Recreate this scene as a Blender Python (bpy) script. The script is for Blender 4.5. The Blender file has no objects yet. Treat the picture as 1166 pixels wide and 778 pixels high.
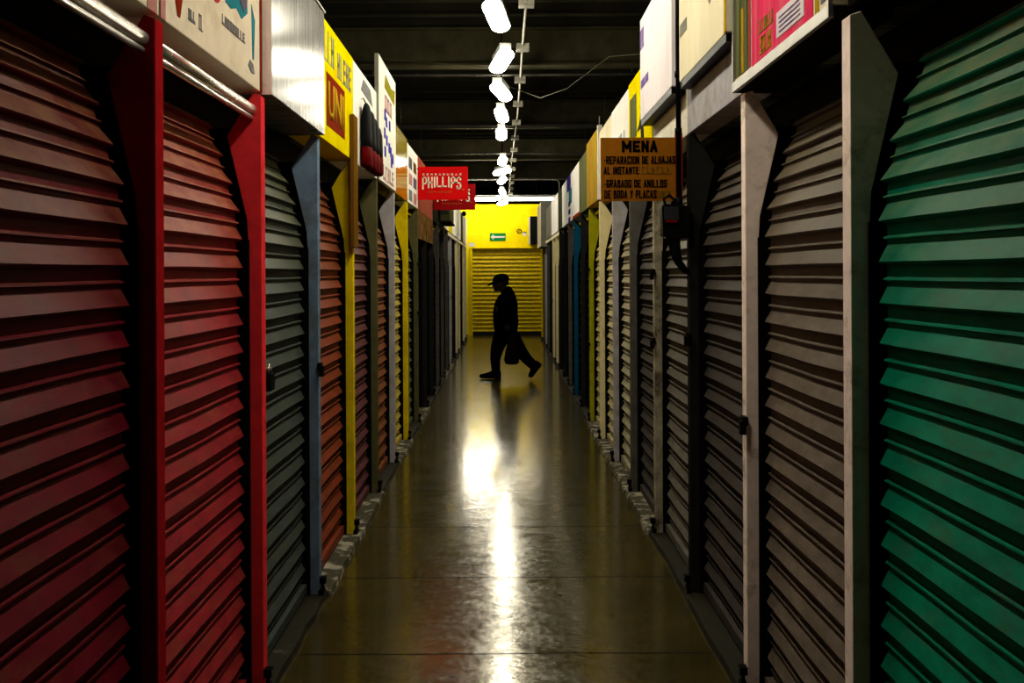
import bpy, math, random
from mathutils import Vector, Matrix, noise
random.seed(7)
S = bpy.context.scene
COL = S.collection
PI = math.pi

# ------------------------------------------------------------------ camera
EYE = 1.62
F_PX = 1100.0
cam_d = bpy.data.cameras.new('camera')
cam = bpy.data.objects.new('camera', cam_d); COL.objects.link(cam)
cam.location = (0, 0, EYE)
cam.rotation_mode = 'QUATERNION'
cam.rotation_quaternion = (Matrix.Rotation(PI / 2, 4, 'X') @ Matrix.Rotation(math.radians(-0.28), 4, 'Z')).to_quaternion()
cam_d.sensor_width = 36
cam_d.lens = F_PX / 1166 * 36
cam_d.shift_x = (583 - 573.5) / 1166
cam_d.shift_y = (311 - 389) / 1166
cam_d.clip_start = 0.05
S.camera = cam

# ------------------------------------------------------------------ world, exposure
w = bpy.data.worlds.new('world'); S.world = w; w.use_nodes = True
w.node_tree.nodes['Background'].inputs['Color'].default_value = (0.9, 1.0, 0.75, 1)
w.node_tree.nodes['Background'].inputs['Strength'].default_value = 0.0004
S.view_settings.view_transform = 'Standard'
S.view_settings.look = 'None'
S.view_settings.gamma = 1
S.view_settings.use_curve_mapping = False
S.view_settings.exposure = 0.0
LAMP_STRENGTH = 70.0
LAMP_COLOR = (1.0, 0.93, 0.74, 1)
LAMP_H = 3.36
# (depth, side offset, yaw in degrees): one row hung above the middle of the aisle
LAMPS = [(2.72, 0.0, 4), (4.15, 0.0, -5), (5.35, 0.0, 5), (6.55, -0.04, -6), (7.95, -0.01, 8), (9.3, -0.015, -9), (10.65, -0.015, -3), (12.1, -0.02, 0),
         (15.0, -0.01, 2), (16.6, -0.02, 22), (18.2, -0.02, 6), (20.7, -0.02, -4), (24.1, -0.02, 15)]

# ------------------------------------------------------------------ materials
def mat(name, rgb, rough=0.5, metal=0.0, var=0.25, vscale=6.0, rgb2=None, stain=0.0, bump=0.0, spec=0.0, emit=0.0, stretch=(1, 1, 1), coat=0.0, thr=(0.45, 0.62), gain=0.60, dust=None):
    if not emit:
        rgb = tuple(gain * c ** 1.12 for c in rgb)
        if rgb2 is not None: rgb2 = tuple(gain * c ** 1.12 for c in rgb2)
    m = bpy.data.materials.new(name); m.use_nodes = True
    nt = m.node_tree; N = nt.nodes; L = nt.links
    b = N['Principled BSDF']
    b.inputs['Roughness'].default_value = rough
    b.inputs['Metallic'].default_value = metal
    b.inputs['Specular IOR Level'].default_value = spec
    if coat: b.inputs['Coat Weight'].default_value = coat; b.inputs['Coat Roughness'].default_value = 0.08
    if emit:
        b.inputs['Base Color'].default_value = (*rgb, 1)
        b.inputs['Emission Color'].default_value = (*rgb, 1); b.inputs['Emission Strength'].default_value = emit
        return m
    g = N.new('ShaderNodeNewGeometry'); mp = N.new('ShaderNodeMapping'); mp.inputs['Scale'].default_value = stretch
    L.new(g.outputs['Position'], mp.inputs['Vector'])
    n = N.new('ShaderNodeTexNoise'); n.inputs['Scale'].default_value = vscale; n.inputs['Detail'].default_value = 6
    n.inputs['Roughness'].default_value = 0.65
    L.new(mp.outputs[0], n.inputs['Vector'])
    mx = N.new('ShaderNodeMix'); mx.data_type = 'RGBA'
    lo = tuple(c * (1 - var) for c in rgb); hi = tuple(min(1, c * (1 + var * 0.6)) for c in rgb)
    mx.inputs[6].default_value = (*lo, 1); mx.inputs[7].default_value = (*hi, 1)
    r = N.new('ShaderNodeMapRange'); r.inputs[1].default_value = 0.3; r.inputs[2].default_value = 0.7
    L.new(n.outputs['Fac'], r.inputs[0]); L.new(r.outputs[0], mx.inputs[0])
    out = mx.outputs[2]
    if rgb2 is not None:
        n2 = N.new('ShaderNodeTexNoise'); n2.inputs['Scale'].default_value = vscale * 0.55; n2.inputs['Detail'].default_value = 8
        n2.inputs['Roughness'].default_value = 0.7
        mp2 = N.new('ShaderNodeMapping'); mp2.inputs['Scale'].default_value = stretch; mp2.inputs['Location'].default_value = (3.1, 7.7, 1.9)
        L.new(g.outputs['Position'], mp2.inputs['Vector']); L.new(mp2.outputs[0], n2.inputs['Vector'])
        r2 = N.new('ShaderNodeMapRange'); r2.inputs[1].default_value = thr[0]; r2.inputs[2].default_value = thr[1]; r2.inputs[4].default_value = stain
        L.new(n2.outputs['Fac'], r2.inputs[0])
        m2 = N.new('ShaderNodeMix'); m2.data_type = 'RGBA'
        L.new(r2.outputs[0], m2.inputs[0]); L.new(out, m2.inputs[6]); m2.inputs[7].default_value = (*rgb2, 1)
        out = m2.outputs[2]
    if dust:   # settled dust on the upper slats' upward slopes
        sp = N.new('ShaderNodeSeparateXYZ'); L.new(g.outputs['Position'], sp.inputs[0]); sn = N.new('ShaderNodeSeparateXYZ'); L.new(g.outputs['True Normal'], sn.inputs[0])
        a1 = N.new('ShaderNodeMapRange'); a1.inputs[1].default_value = 1.5; a1.inputs[2].default_value = 2.1; L.new(sp.outputs[2], a1.inputs[0])
        a2 = N.new('ShaderNodeMapRange'); a2.inputs[1].default_value = 0.15; a2.inputs[2].default_value = 0.3; L.new(sn.outputs[2], a2.inputs[0])
        mu = N.new('ShaderNodeMath'); mu.operation = 'MULTIPLY'; L.new(a1.outputs[0], mu.inputs[0]); L.new(a2.outputs[0], mu.inputs[1])
        mu2 = N.new('ShaderNodeMath'); mu2.operation = 'MULTIPLY'; L.new(mu.outputs[0], mu2.inputs[0]); L.new(r.outputs[0], mu2.inputs[1])
        m3 = N.new('ShaderNodeMix'); m3.data_type = 'RGBA'; L.new(mu2.outputs[0], m3.inputs[0]); L.new(out, m3.inputs[6]); m3.inputs[7].default_value = (*dust, 1); out = m3.outputs[2]
    L.new(out, b.inputs['Base Color'])
    rr = N.new('ShaderNodeMapRange'); rr.inputs[3].default_value = max(0.02, rough * 0.8); rr.inputs[4].default_value = min(1, rough * 1.25)
    L.new(n.outputs['Fac'], rr.inputs[0]); L.new(rr.outputs[0], b.inputs['Roughness'])
    if bump:
        bp = N.new('ShaderNodeBump'); bp.inputs['Strength'].default_value = bump; bp.inputs['Distance'].default_value = 0.004
        L.new(n.outputs['Fac'], bp.inputs['Height']); L.new(bp.outputs[0], b.inputs['Normal'])
    return m

def shutter_mat(name, rgb, dirt=(0.12, 0.10, 0.04), stain=0.5, rough=0.42, metal=0.0):
    return mat(name, rgb, 0.5, metal, 0.35, 14.0, dirt, stain * .7, 0.3, 0.05, thr=(.5, .72), gain=.8, dust=tuple(c * 1.25 for c in dirt), stretch=(1, .6, 1.6))

M = {}
M['red_paint'] = mat('red_paint', (0.55, 0.022, 0.028), 0.5, 0, .25, 14)
M['red_bright'] = mat('red_bright', (0.80, 0.05, 0.06), 0.5, 0, .2, 14, gain=.95)
M['bluegrey'] = mat('bluegrey_paint', (0.17, 0.24, 0.34), 0.45, 0, .25, 10, (0.1, 0.1, 0.06), .5, gain=.95)
M['yellow'] = mat('yellow_paint', (0.72, 0.56, 0.008), 0.4, 0, .15, 10, (0.3, 0.2, 0.01), .35, gain=.95)
M['olive'] = mat('olive_grey_paint', (0.17, 0.16, 0.07), 0.5, 0, .25, 10)
M['lilac'] = mat('pale_grey_paint', (0.42, 0.40, 0.42), 0.45, 0, .2, 12, (0.2, 0.17, 0.1), .4, gain=.95)
M['pinkwhite'] = mat('pinkish_white_paint', (0.95, 0.80, 0.72), 0.5, 0, .15, 12, (0.22, 0.14, 0.06), .7, 0.2, thr=(.52, .7), gain=.95)
M['weather'] = mat('weathered_cream_paint', (0.42, 0.38, 0.27), 0.5, 0, .3, 12, (0.08, 0.06, 0.03), .9, 0.3, gain=.85)
M['cream'] = mat('cream_paint', (0.75, 0.66, 0.38), 0.45, 0, .12, 10, (0.3, 0.2, 0.08), .4, thr=(.55, .7), gain=.95)
M['white'] = mat('white_paint', (0.72, 0.68, 0.58), 0.45, 0, .15, 10, (0.3, 0.25, 0.15), .3, thr=(.55, .7), gain=.85)
M['lime'] = mat('yellow_green_paint', (0.34, 0.33, 0.01), 0.45, 0, .2, 10, gain=.95)
M['teal'] = mat('teal_blue_paint', (0.01, 0.12, 0.22), 0.45, 0, .2, 10)
M['darkpaint'] = mat('dark_grey_paint', (0.035, 0.033, 0.03), 0.5, 0, .3, 10)
M['midgrey'] = mat('mid_grey_paint', (0.16, 0.15, 0.13), 0.5, 0, .3, 10)
M['s_red'] = shutter_mat('shutter_wine_red', (0.19, 0.010, 0.024), (0.16, 0.09, 0.035), .6)
M['s_red2'] = shutter_mat('shutter_rose_red', (0.36, 0.030, 0.040), (0.26, 0.13, 0.05), .5)
M['s_slate'] = shutter_mat('shutter_slate_green', (0.07, 0.085, 0.075), (0.09, 0.085, 0.03), .7)
M['s_rust'] = shutter_mat('shutter_rust', (0.26, 0.055, 0.022), (0.10, 0.05, 0.02), .6)
M['s_plum'] = shutter_mat('shutter_plum', (0.15, 0.055, 0.06), (0.10, 0.06, 0.04), .6)
M['s_orange'] = shutter_mat('shutter_orange_brown', (0.25, 0.09, 0.035), (0.12, 0.07, 0.03), .6)
M['s_straw'] = shutter_mat('shutter_straw_yellow', (0.52, 0.42, 0.08), (0.25, 0.2, 0.05), .5)
M['s_moss'] = shutter_mat('shutter_moss_grey', (0.13, 0.15, 0.08), (0.1, 0.1, 0.04), .5)
M['s_darkred'] = shutter_mat('shutter_dark_maroon', (0.05, 0.006, 0.006), (0.02, 0.01, 0.01), .6)
M['s_green'] = shutter_mat('shutter_green', (0.002, 0.26, 0.155), (0.13, 0.12, 0.055), .6)
M['s_greybrown'] = shutter_mat('shutter_grey_brown', (0.19, 0.15, 0.12), (0.09, 0.075, 0.035), .6)
M['s_grey'] = shutter_mat('shutter_dark_grey', (0.075, 0.065, 0.058), (0.07, 0.05, 0.03), .5, .35)
M['s_grey2'] = shutter_mat('shutter_mid_grey', (0.16, 0.145, 0.12), (0.08, 0.06, 0.03), .5, .35)
M['s_greige'] = shutter_mat('shutter_greige', (0.40, 0.36, 0.24), (0.22, 0.17, 0.08), .5)
M['s_cream'] = shutter_mat('shutter_cream', (0.55, 0.47, 0.24), (0.3, 0.22, 0.08), .5)
M['s_black'] = shutter_mat('shutter_near_black', (0.012, 0.011, 0.01), (0.01, 0.01, 0.01), .5)
M['s_blue'] = shutter_mat('shutter_dark_blue', (0.01, 0.03, 0.05), (0.01, 0.02, 0.03), .5)
M['s_yellow'] = shutter_mat('shutter_bright_yellow', (0.62, 0.46, 0.006), (0.30, 0.2, 0.01), .5, .35)
M['void'] = mat('shade_black_interior', (0.008, 0.007, 0.006), 0.95, 0, .2, 5, spec=.0)  # near-black colour stands in for the shade inside stalls and hall
M['shade_black'] = mat('dark_lintel', (0.014, 0.010, 0.007), 0.8, 0, .3, 5, spec=.03)  # near-black colour carries the shade under signs and lintels
M['chrome'] = mat('worn_steel_tube', (0.85, 0.8, 0.72), 0.25, 0.9, .06, 8, gain=.95)
M['alu'] = mat('brushed_aluminium', (0.42, 0.40, 0.36), 0.17, 0.0, .5, 5.0, (0.12, 0.12, 0.11), .9, .0, stretch=(1, 16, .35), spec=.10)
M['alu_frame'] = mat('aluminium_frame', (0.6, 0.57, 0.53), 0.38, 0.7, .2, 8)
M['iron'] = mat('black_iron', (0.012, 0.012, 0.012), 0.35, 0.3, .3, 20)
M['rubber'] = mat('black_cable', (0.01, 0.01, 0.01), 0.5, 0, .2, 20)
M['sill'] = mat('chipped_pale_sill', (0.5, 0.46, 0.36), 0.6, 0, .3, 14, (0.09, 0.08, 0.05), .95, .4, thr=(.42, .5))
M['sill_dark'] = mat('dirty_concrete_sill', (0.035, 0.03, 0.015), 0.8, 0, .3, 12, (0.2, 0.18, 0.13), .6, .4, thr=(.60, .66), spec=.1)
M['poster'] = mat('cream_poster', (0.74, 0.66, 0.52), 0.4, 0, .1, 8, (0.50, 0.40, 0.24), .6, thr=(.5, .7), gain=.95, spec=.0)
M['whiteboard'] = mat('white_sign_vinyl', (0.82, 0.80, 0.74), 0.25, 0, .08, 6, (0.6, 0.56, 0.46), .4, thr=(.55, .75), gain=.92, spec=.0)
M['creamboard'] = mat('cream_sign_vinyl', (0.76, 0.69, 0.50), 0.22, 0, .12, 5, (0.62, 0.5, 0.26), .6, stretch=(1, 1, .3), thr=(.5, .7), gain=.92, spec=.0)
M['lilacboard'] = mat('lilac_white_sign', (0.78, 0.72, 0.74), 0.22, 0, .12, 4, (0.62, 0.52, 0.62), .5, stretch=(1, 1, .3), thr=(.5, .7), gain=.92, spec=.0)
M['yellowsign'] = mat('yellow_sign', (0.80, 0.66, 0.002), 0.45, 0, .08, 8, (0.55, 0.42, 0.005), .5, thr=(.55, .7), gain=.85, spec=.0)
M['yellowgloss'] = mat('yellow_gloss_sign', (0.80, 0.60, 0.008), 0.10, 0, .08, 8, bump=.03, gain=.45, spec=.4)
M['ochreboard'] = mat('ochre_sign', (0.62, 0.42, 0.05), 0.5, 0, .2, 7, (0.5, 0.22, 0.08), .7, stretch=(1, 1, .4), thr=(.45, .65), gain=.6, spec=.0)
M['pinksign'] = mat('salmon_red_sign', (0.62, 0.14, 0.08), 0.35, 0, .3, 8, (0.45, 0.22, 0.15), .7, stretch=(1, 4, .4), gain=.5, spec=.0)
M['greysign'] = mat('grey_sign', (0.36, 0.35, 0.28), 0.4, 0, .2, 6)
M['darksign'] = mat('dark_sign', (0.09, 0.09, 0.06), 0.4, 0, .3, 6)
M['mossign'] = mat('streaked_green_grey_sign', (0.26, 0.27, 0.13), 0.5, 0, .4, 7, (0.08, 0.10, 0.04), .8, stretch=(1, 6, .3))
M['bluesign'] = mat('blue_violet_print', (0.12, 0.08, 0.48), 0.35, 0, .2, 8)
M['cyanp'] = mat('turquoise_print', (0.06, 0.35, 0.42), 0.35, 0, .2, 12)
M['violetp'] = mat('faded_violet_print', (0.30, 0.2, 0.5), 0.35, 0, .2, 12, (0.7, 0.66, 0.75), .8)
M['hatch'] = mat('grey_hatched_print', (0.22, 0.2, 0.26), 0.4, 0, .6, 60)
M['pinkp'] = mat('pink_print', (0.8, 0.10, 0.14), 0.35, 0, .15, 8)
M['pinkfade'] = mat('faded_pink_print', (0.85, 0.06, 0.16), 0.4, 0, .2, 6, (0.85, 0.30, 0.32), .4, gain=.8, stretch=(1, 3, .4))
M['redp'] = mat('red_brown_print', (0.36, 0.05, 0.02), 0.4, 0, .2, 12)
M['redfade'] = mat('faded_red_print', (0.75, 0.38, 0.34), 0.4, 0, .2, 20)
M['bluep'] = mat('blue_ink', (0.10, 0.09, 0.55), 0.4, 0, .2, 20)
M['greyp'] = mat('grey_ink', (0.34, 0.33, 0.34), 0.4, 0, .4, 30)
M['blackp'] = mat('black_ink', (0.003, 0.003, 0.002), 0.8, 0, .2, 20, spec=.03)
M['olivep'] = mat('olive_print', (0.42, 0.38, 0.04), 0.4, 0, .3, 20)
M['goldp'] = mat('gold_print', (0.66, 0.42, 0.03), 0.4, 0, .2, 20)
M['photop'] = mat('brown_photo_prints', (0.22, 0.10, 0.03), 0.5, 0, .6, 16, (0.42, 0.30, 0.12), .6, stretch=(1, 1, 1))
M['enamel'] = mat('red_enamel', (0.70, 0.002, 0.004), 0.5, 0, .1, 20, (0.5, 0.004, 0.004), .5, spec=.05, gain=.95)
M['enamel_dark'] = mat('dull_red_enamel', (0.40, 0.001, 0.004), 0.5, 0, .1, 20, spec=.05)
M['ivory'] = mat('ivory_lettering', (0.9, 0.84, 0.64), 0.4, 0, .1, 20, gain=.95)
M['orangel'] = mat('orange_lettering', (0.8, 0.25, 0.05), 0.4, 0, .1, 20)
M['card'] = mat('orange_brown_board', (0.50, 0.19, 0.010), 0.7, 0, .15, 30, spec=.05, gain=.5)
M['cardtext'] = mat('faded_green_lettering', (0.22, 0.14, 0.02), 0.6, 0, .2, 30)
M['board'] = mat('brown_wood_board', (0.26, 0.13, 0.02), 0.5, 0, .3, 8, stretch=(1, 1, .2))
M['bagblack'] = mat('black_bag_cloth', (0.003, 0.003, 0.003), 0.8, 0, .3, 20, spec=.1)
M['bagred'] = mat('dark_red_cloth', (0.16, 0.003, 0.003), 0.9, 0, .3, 20, spec=.03)
M['endwall'] = mat('yellow_wall', (0.80, 0.62, 0.006), 0.45, 0, .08, 5, (0.62, 0.45, 0.01), .5, thr=(.45, .7), gain=.95)
M['greensign'] = mat('green_exit_plate', (0.01, 0.26, 0.06), 0.4, 0, .1, 10)
M['beamwhite'] = mat('white_beam_paint', (0.80, 0.78, 0.68), 0.4, 0, .1, 6)
M['roofdeck'] = mat('dark_roof_deck', (0.035, 0.032, 0.02), 0.5, 0, .4, 3)
M['purlin'] = mat('dark_purlin', (0.10, 0.09, 0.05), 0.4, 0.2, .4, 5)
M['pipe'] = mat('grey_pipe', (0.22, 0.21, 0.18), 0.25, 0.6, .3, 5)
M['galv'] = mat('galvanised_box', (0.42, 0.40, 0.33), 0.4, 0.4, .3, 20)
M['lamp'] = mat('lamp_diffuser', LAMP_COLOR[:3], emit=LAMP_STRENGTH)
M['tubelamp'] = mat('tube_lamp_diffuser', (1.0, 0.95, 0.80), emit=120)
M['tubedim'] = mat('dim_tube_lamp_diffuser', (1.0, 0.95, 0.80), emit=14)
M['lampbody'] = mat('lamp_housing', (0.3, 0.3, 0.28), 0.5)
M['jacket'] = mat('black_jacket', (0.003, 0.003, 0.004), 0.9, 0, .3, 20, spec=.0)
M['trousers'] = mat('black_trousers', (0.002, 0.002, 0.003), 0.9, 0, .3, 20, spec=.0)
M['shoe'] = mat('black_shoe', (0.002, 0.002, 0.002), 0.9, 0, .3, 20, spec=.0)
M['skin'] = mat('skin', (0.03, 0.016, 0.010), 0.7, 0, .2, 20, spec=.1)
M['hair'] = mat('dark_hair', (0.005, 0.004, 0.003), 0.8, spec=.1)
M['print_badge'] = mat('brown_jacket_print', (0.035, 0.022, 0.016), 0.8, 0, .5, 30, spec=.1)
M['plastic'] = mat('dark_carrier_bag', (0.012, 0.009, 0.004), 0.7, 0, .4, 20)
M['speck'] = mat('grey_meter_glass', (0.05, 0.05, 0.055), 0.15)
M['redled'] = mat('dull_red_meter_band', (0.25, 0.01, 0.01), 0.3)

def floor_material():
    m = bpy.data.materials.new('polished_concrete'); m.use_nodes = True
    nt = m.node_tree; N = nt.nodes; L = nt.links; b = N['Principled BSDF']
    g = N.new('ShaderNodeNewGeometry')
    def noi(scale, det, loc=(0, 0, 0), sc=(1, 1, 1)):
        mp = N.new('ShaderNodeMapping'); mp.inputs['Location'].default_value = loc; mp.inputs['Scale'].default_value = sc
        L.new(g.outputs['Position'], mp.inputs[0])
        n = N.new('ShaderNodeTexNoise'); n.inputs['Scale'].default_value = scale; n.inputs['Detail'].default_value = det; n.inputs['Roughness'].default_value = .65
        L.new(mp.outputs[0], n.inputs['Vector']); return n.outputs['Fac']
    def rng(src, a, b_, c, d):
        r = N.new('ShaderNodeMapRange'); r.inputs[1].default_value = a; r.inputs[2].default_value = b_; r.inputs[3].default_value = c; r.inputs[4].default_value = d
        L.new(src, r.inputs[0]); return r.outputs[0]
    def mix(f, a, b_):
        x = N.new('ShaderNodeMix'); x.data_type = 'RGBA'; L.new(f, x.inputs[0])
        for s, v in ((6, a), (7, b_)):
            if isinstance(v, tuple): x.inputs[s].default_value = (*v, 1)
            else: L.new(v, x.inputs[s])
        return x.outputs[2]
    n1 = noi(1.6, 8); n2 = noi(5, 10, (4, 2, 0)); n3 = noi(2.2, 6, (9, 1, 0), (1, .5, 1))
    c = mix(rng(n1, .35, .65, 0, 1), (0.030, 0.022, 0.004), (0.060, 0.044, 0.010))
    c = mix(rng(n2, .45, .7, 0, .7), c, (0.016, 0.013, 0.006))
    c = mix(rng(n3, .6, .68, 0, .5), c, (0.05, 0.022, 0.007))
    # saw-cut joints across the aisle every 1.03 m, and small pits
    sx = N.new('ShaderNodeSeparateXYZ'); L.new(g.outputs['Position'], sx.inputs[0])
    wob = N.new('ShaderNodeMath'); wob.operation = 'MULTIPLY_ADD'; L.new(noi(3, 3), wob.inputs[0]); wob.inputs[1].default_value = 0.02; L.new(sx.outputs[1], wob.inputs[2])
    md = N.new('ShaderNodeMath'); md.operation = 'PINGPONG'; L.new(wob.outputs[0], md.inputs[0]); md.inputs[1].default_value = 0.515
    jt = rng(md.outputs[0], 0.002, 0.013, 1, 0)
    c = mix(jt, c, (0.012, 0.010, 0.006))
    v = N.new('ShaderNodeTexVoronoi'); v.inputs['Scale'].default_value = 3.2; L.new(g.outputs['Position'], v.inputs['Vector'])
    pitb = rng(v.outputs['Distance'], 0.05, 0.09, 1, 0)
    pm = N.new('ShaderNodeMath'); pm.operation = 'MULTIPLY'; L.new(pitb, pm.inputs[0]); L.new(rng(noi(4, 2, (2, 2, 2)), .55, .62, 0, 1), pm.inputs[1]); pit = pm.outputs[0]
    c = mix(pit, c, (0.012, 0.010, 0.006))
    L.new(c, b.inputs['Base Color'])
    ro_ = rng(n2, .3, .75, 0.10, 0.21); fn = rng(noi(38, 4, (5, 5, 5), (1, .5, 1)), .4, .7, -0.02, 0.07)
    ra = N.new('ShaderNodeMath'); ra.operation = 'ADD'; L.new(ro_, ra.inputs[0]); L.new(fn, ra.inputs[1]); ro = ra.outputs[0]
    a = N.new('ShaderNodeMath'); a.operation = 'ADD'; a.use_clamp = True; L.new(ro, a.inputs[0]); L.new(jt, a.inputs[1])
    L.new(ro, b.inputs['Roughness'])
    sj = N.new('ShaderNodeMath'); sj.operation = 'MAXIMUM'; L.new(jt, sj.inputs[0]); L.new(pit, sj.inputs[1])
    L.new(rng(sj.outputs[0], 0, 1, 0.9, 0.0), b.inputs['Specular IOR Level']); b.inputs['Specular Tint'].default_value = (1.0, 0.88, 0.58, 1)
    bp = N.new('ShaderNodeBump'); bp.inputs['Strength'].default_value = 0.12; bp.inputs['Distance'].default_value = 0.01
    L.new(noi(7, 3, (1, 1, 1), (1, 1.6, 1)), bp.inputs['Height']); L.new(bp.outputs[0], b.inputs['Normal'])
    return m
M['floor'] = floor_material()

# ------------------------------------------------------------------ mesh helpers
class MB:
    def __init__(s): s.v = []; s.f = []; s.sm = []
    def add(s, vs, fs, smooth=False):
        o = len(s.v); s.v += [tuple(p) for p in vs]; s.f += [tuple(i + o for i in f) for f in fs]; s.sm += [smooth] * len(fs); return s
    def box(s, x0, x1, y0, y1, z0, z1):
        if x0 > x1: x0, x1 = x1, x0
        if y0 > y1: y0, y1 = y1, y0
        if z0 > z1: z0, z1 = z1, z0
        return s.add([(x0, y0, z0), (x1, y0, z0), (x1, y1, z0), (x0, y1, z0), (x0, y0, z1), (x1, y0, z1), (x1, y1, z1), (x0, y1, z1)],
              [(0, 3, 2, 1), (4, 5, 6, 7), (0, 1, 5, 4), (1, 2, 6, 5), (2, 3, 7, 6), (3, 0, 4, 7)])
    def prism(s, pts, axis, a, b):
        """polygon pts (2D) extruded along axis from a to b. axis 'y': pts=(x,z); 'x': pts=(y,z); 'z': pts=(x,y)"""
        def P(p, t): return {'y': (p[0], t, p[1]), 'x': (t, p[0], p[1]), 'z': (p[0], p[1], t)}[axis]
        n = len(pts); vs = [P(p, a) for p in pts] + [P(p, b) for p in pts]
        fs = [tuple(range(n)), tuple(range(2 * n - 1, n - 1, -1))] + [(i, i + n, (i + 1) % n + n, (i + 1) % n) for i in range(n)]
        return s.add(vs, fs)
    def tube(s, path, r, n=8, cap=True, smooth=True):
        path = [Vector(p) for p in path]; rs = r if isinstance(r, (list, tuple)) else [r] * len(path)
        vs = []; fs = []
        up = Vector((0.13, 0.27, 1)).normalized(); prev = None
        for i, p in enumerate(path):
            t = (path[min(i + 1, len(path) - 1)] - path[max(i - 1, 0)]).normalized()
            if prev is None:
                a = t.cross(up)
                if a.length < 1e-3: a = t.cross(Vector((1, 0, 0)))
                a.normalize()
            else:
                a = (prev - t * prev.dot(t)).normalized()
            b = t.cross(a); prev = a
            for k in range(n):
                an = 2 * PI * k / n; vs.append(p + (a * math.cos(an) + b * math.sin(an)) * rs[i])
        for i in range(len(path) - 1):
            for k in range(n):
                k2 = (k + 1) % n; fs.append((i * n + k, i * n + k2, (i + 1) * n + k2, (i + 1) * n + k))
        if cap: fs += [tuple(range(n - 1, -1, -1)), tuple(range((len(path) - 1) * n, len(path) * n))]
        return s.add(vs, fs, smooth)
    def rings(s, rings, n=16, cap=True, smooth=True):
        """rings: (centre, axis_a vector, axis_b vector)"""
        vs = []; fs = []
        for c, a, b in rings:
            c = Vector(c); a = Vector(a); b = Vector(b)
            for k in range(n):
                an = 2 * PI * k / n; vs.append(c + a * math.cos(an) + b * math.sin(an))
        for i in range(len(rings) - 1):
            for k in range(n):
                k2 = (k + 1) % n; fs.append((i * n + k, i * n + k2, (i + 1) * n + k2, (i + 1) * n + k))
        if cap: fs += [tuple(range(n - 1, -1, -1)), tuple(range((len(rings) - 1) * n, len(rings) * n))]
        return s.add(vs, fs, smooth)
    def ball(s, c, rx, ry, rz, rot=0.0, n=14, m=9):
        """ellipsoid, rot about Y axis (in the x-z plane)"""
        c = Vector(c); R = Matrix.Rotation(rot, 3, 'Y'); vs = [c + R @ Vector((0, 0, rz))]; fs = []
        for i in range(1, m):
            th = PI * i / m
            for k in range(n):
                ph = 2 * PI * k / n
                vs.append(c + R @ Vector((rx * math.sin(th) * math.cos(ph), ry * math.sin(th) * math.sin(ph), rz * math.cos(th))))
        vs.append(c + R @ Vector((0, 0, -rz)))
        for k in range(n): fs.append((0, 1 + k, 1 + (k + 1) % n))
        for i in range(m - 2):
            for k in range(n):
                a = 1 + i * n; fs.append((a + k, a + n + k, a + n + (k + 1) % n, a + (k + 1) % n))
        a = 1 + (m - 2) * n; l = len(vs) - 1
        for k in range(n): fs.append((a + k, l, a + (k + 1) % n))
        return s.add(vs, fs, True)
    def build(s, name, material, parent=None, origin=None, bevel=0.0, remesh=0.0, smooth_it=0, decimate=0):
        o_ = Vector(origin) if origin is not None else (parent_origin(parent) if parent is not None else Vector((0, 0, 0)))
        me = bpy.data.meshes.new(name)
        me.from_pydata([tuple(Vector(p) - o_) for p in s.v], [], s.f); me.validate()
        if len(me.polygons) == len(s.sm):
            me.polygons.foreach_set('use_smooth', s.sm)
        import bmesh
        bm = bmesh.new(); bm.from_mesh(me); bmesh.ops.recalc_face_normals(bm, faces=bm.faces); bm.to_mesh(me); bm.free()
        o = bpy.data.objects.new(name, me); COL.objects.link(o)
        mats = material if isinstance(material, list) else [material]
        for m in mats: me.materials.append(m)
        if remesh:
            r = o.modifiers.new('r', 'REMESH'); r.mode = 'VOXEL'; r.voxel_size = remesh; r.use_smooth_shade = True
            if smooth_it:
                k = o.modifiers.new('s', 'SMOOTH'); k.iterations = smooth_it; k.factor = 0.5
            dg = bpy.context.evaluated_depsgraph_get()
            nm = bpy.data.meshes.new_from_object(o.evaluated_get(dg)); o.modifiers.clear(); o.data = nm; nm.name = name
            if not nm.materials: nm.materials.append(mats[0])
        if bevel:
            b = o.modifiers.new('bevel', 'BEVEL'); b.width = bevel; b.segments = 2; b.limit_method = 'ANGLE'
        if parent is not None: o.parent = parent
        else: o.location = o_
        o['_org'] = list(o_)
        return o
def parent_origin(p): return Vector(p['_org'])
def tag(o, label=None, cat=None, group=None, kind=None):
    if label: o['label'] = label
    if cat: o['category'] = cat
    if group: o['group'] = group
    if kind: o['kind'] = kind
    return o
def thing(name, loc, label, cat, group=None):
    e = bpy.data.objects.new(name, None); COL.objects.link(e); e.location = loc; e.empty_display_size = .1
    e['_org'] = list(loc); return tag(e, label, cat, group)
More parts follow.
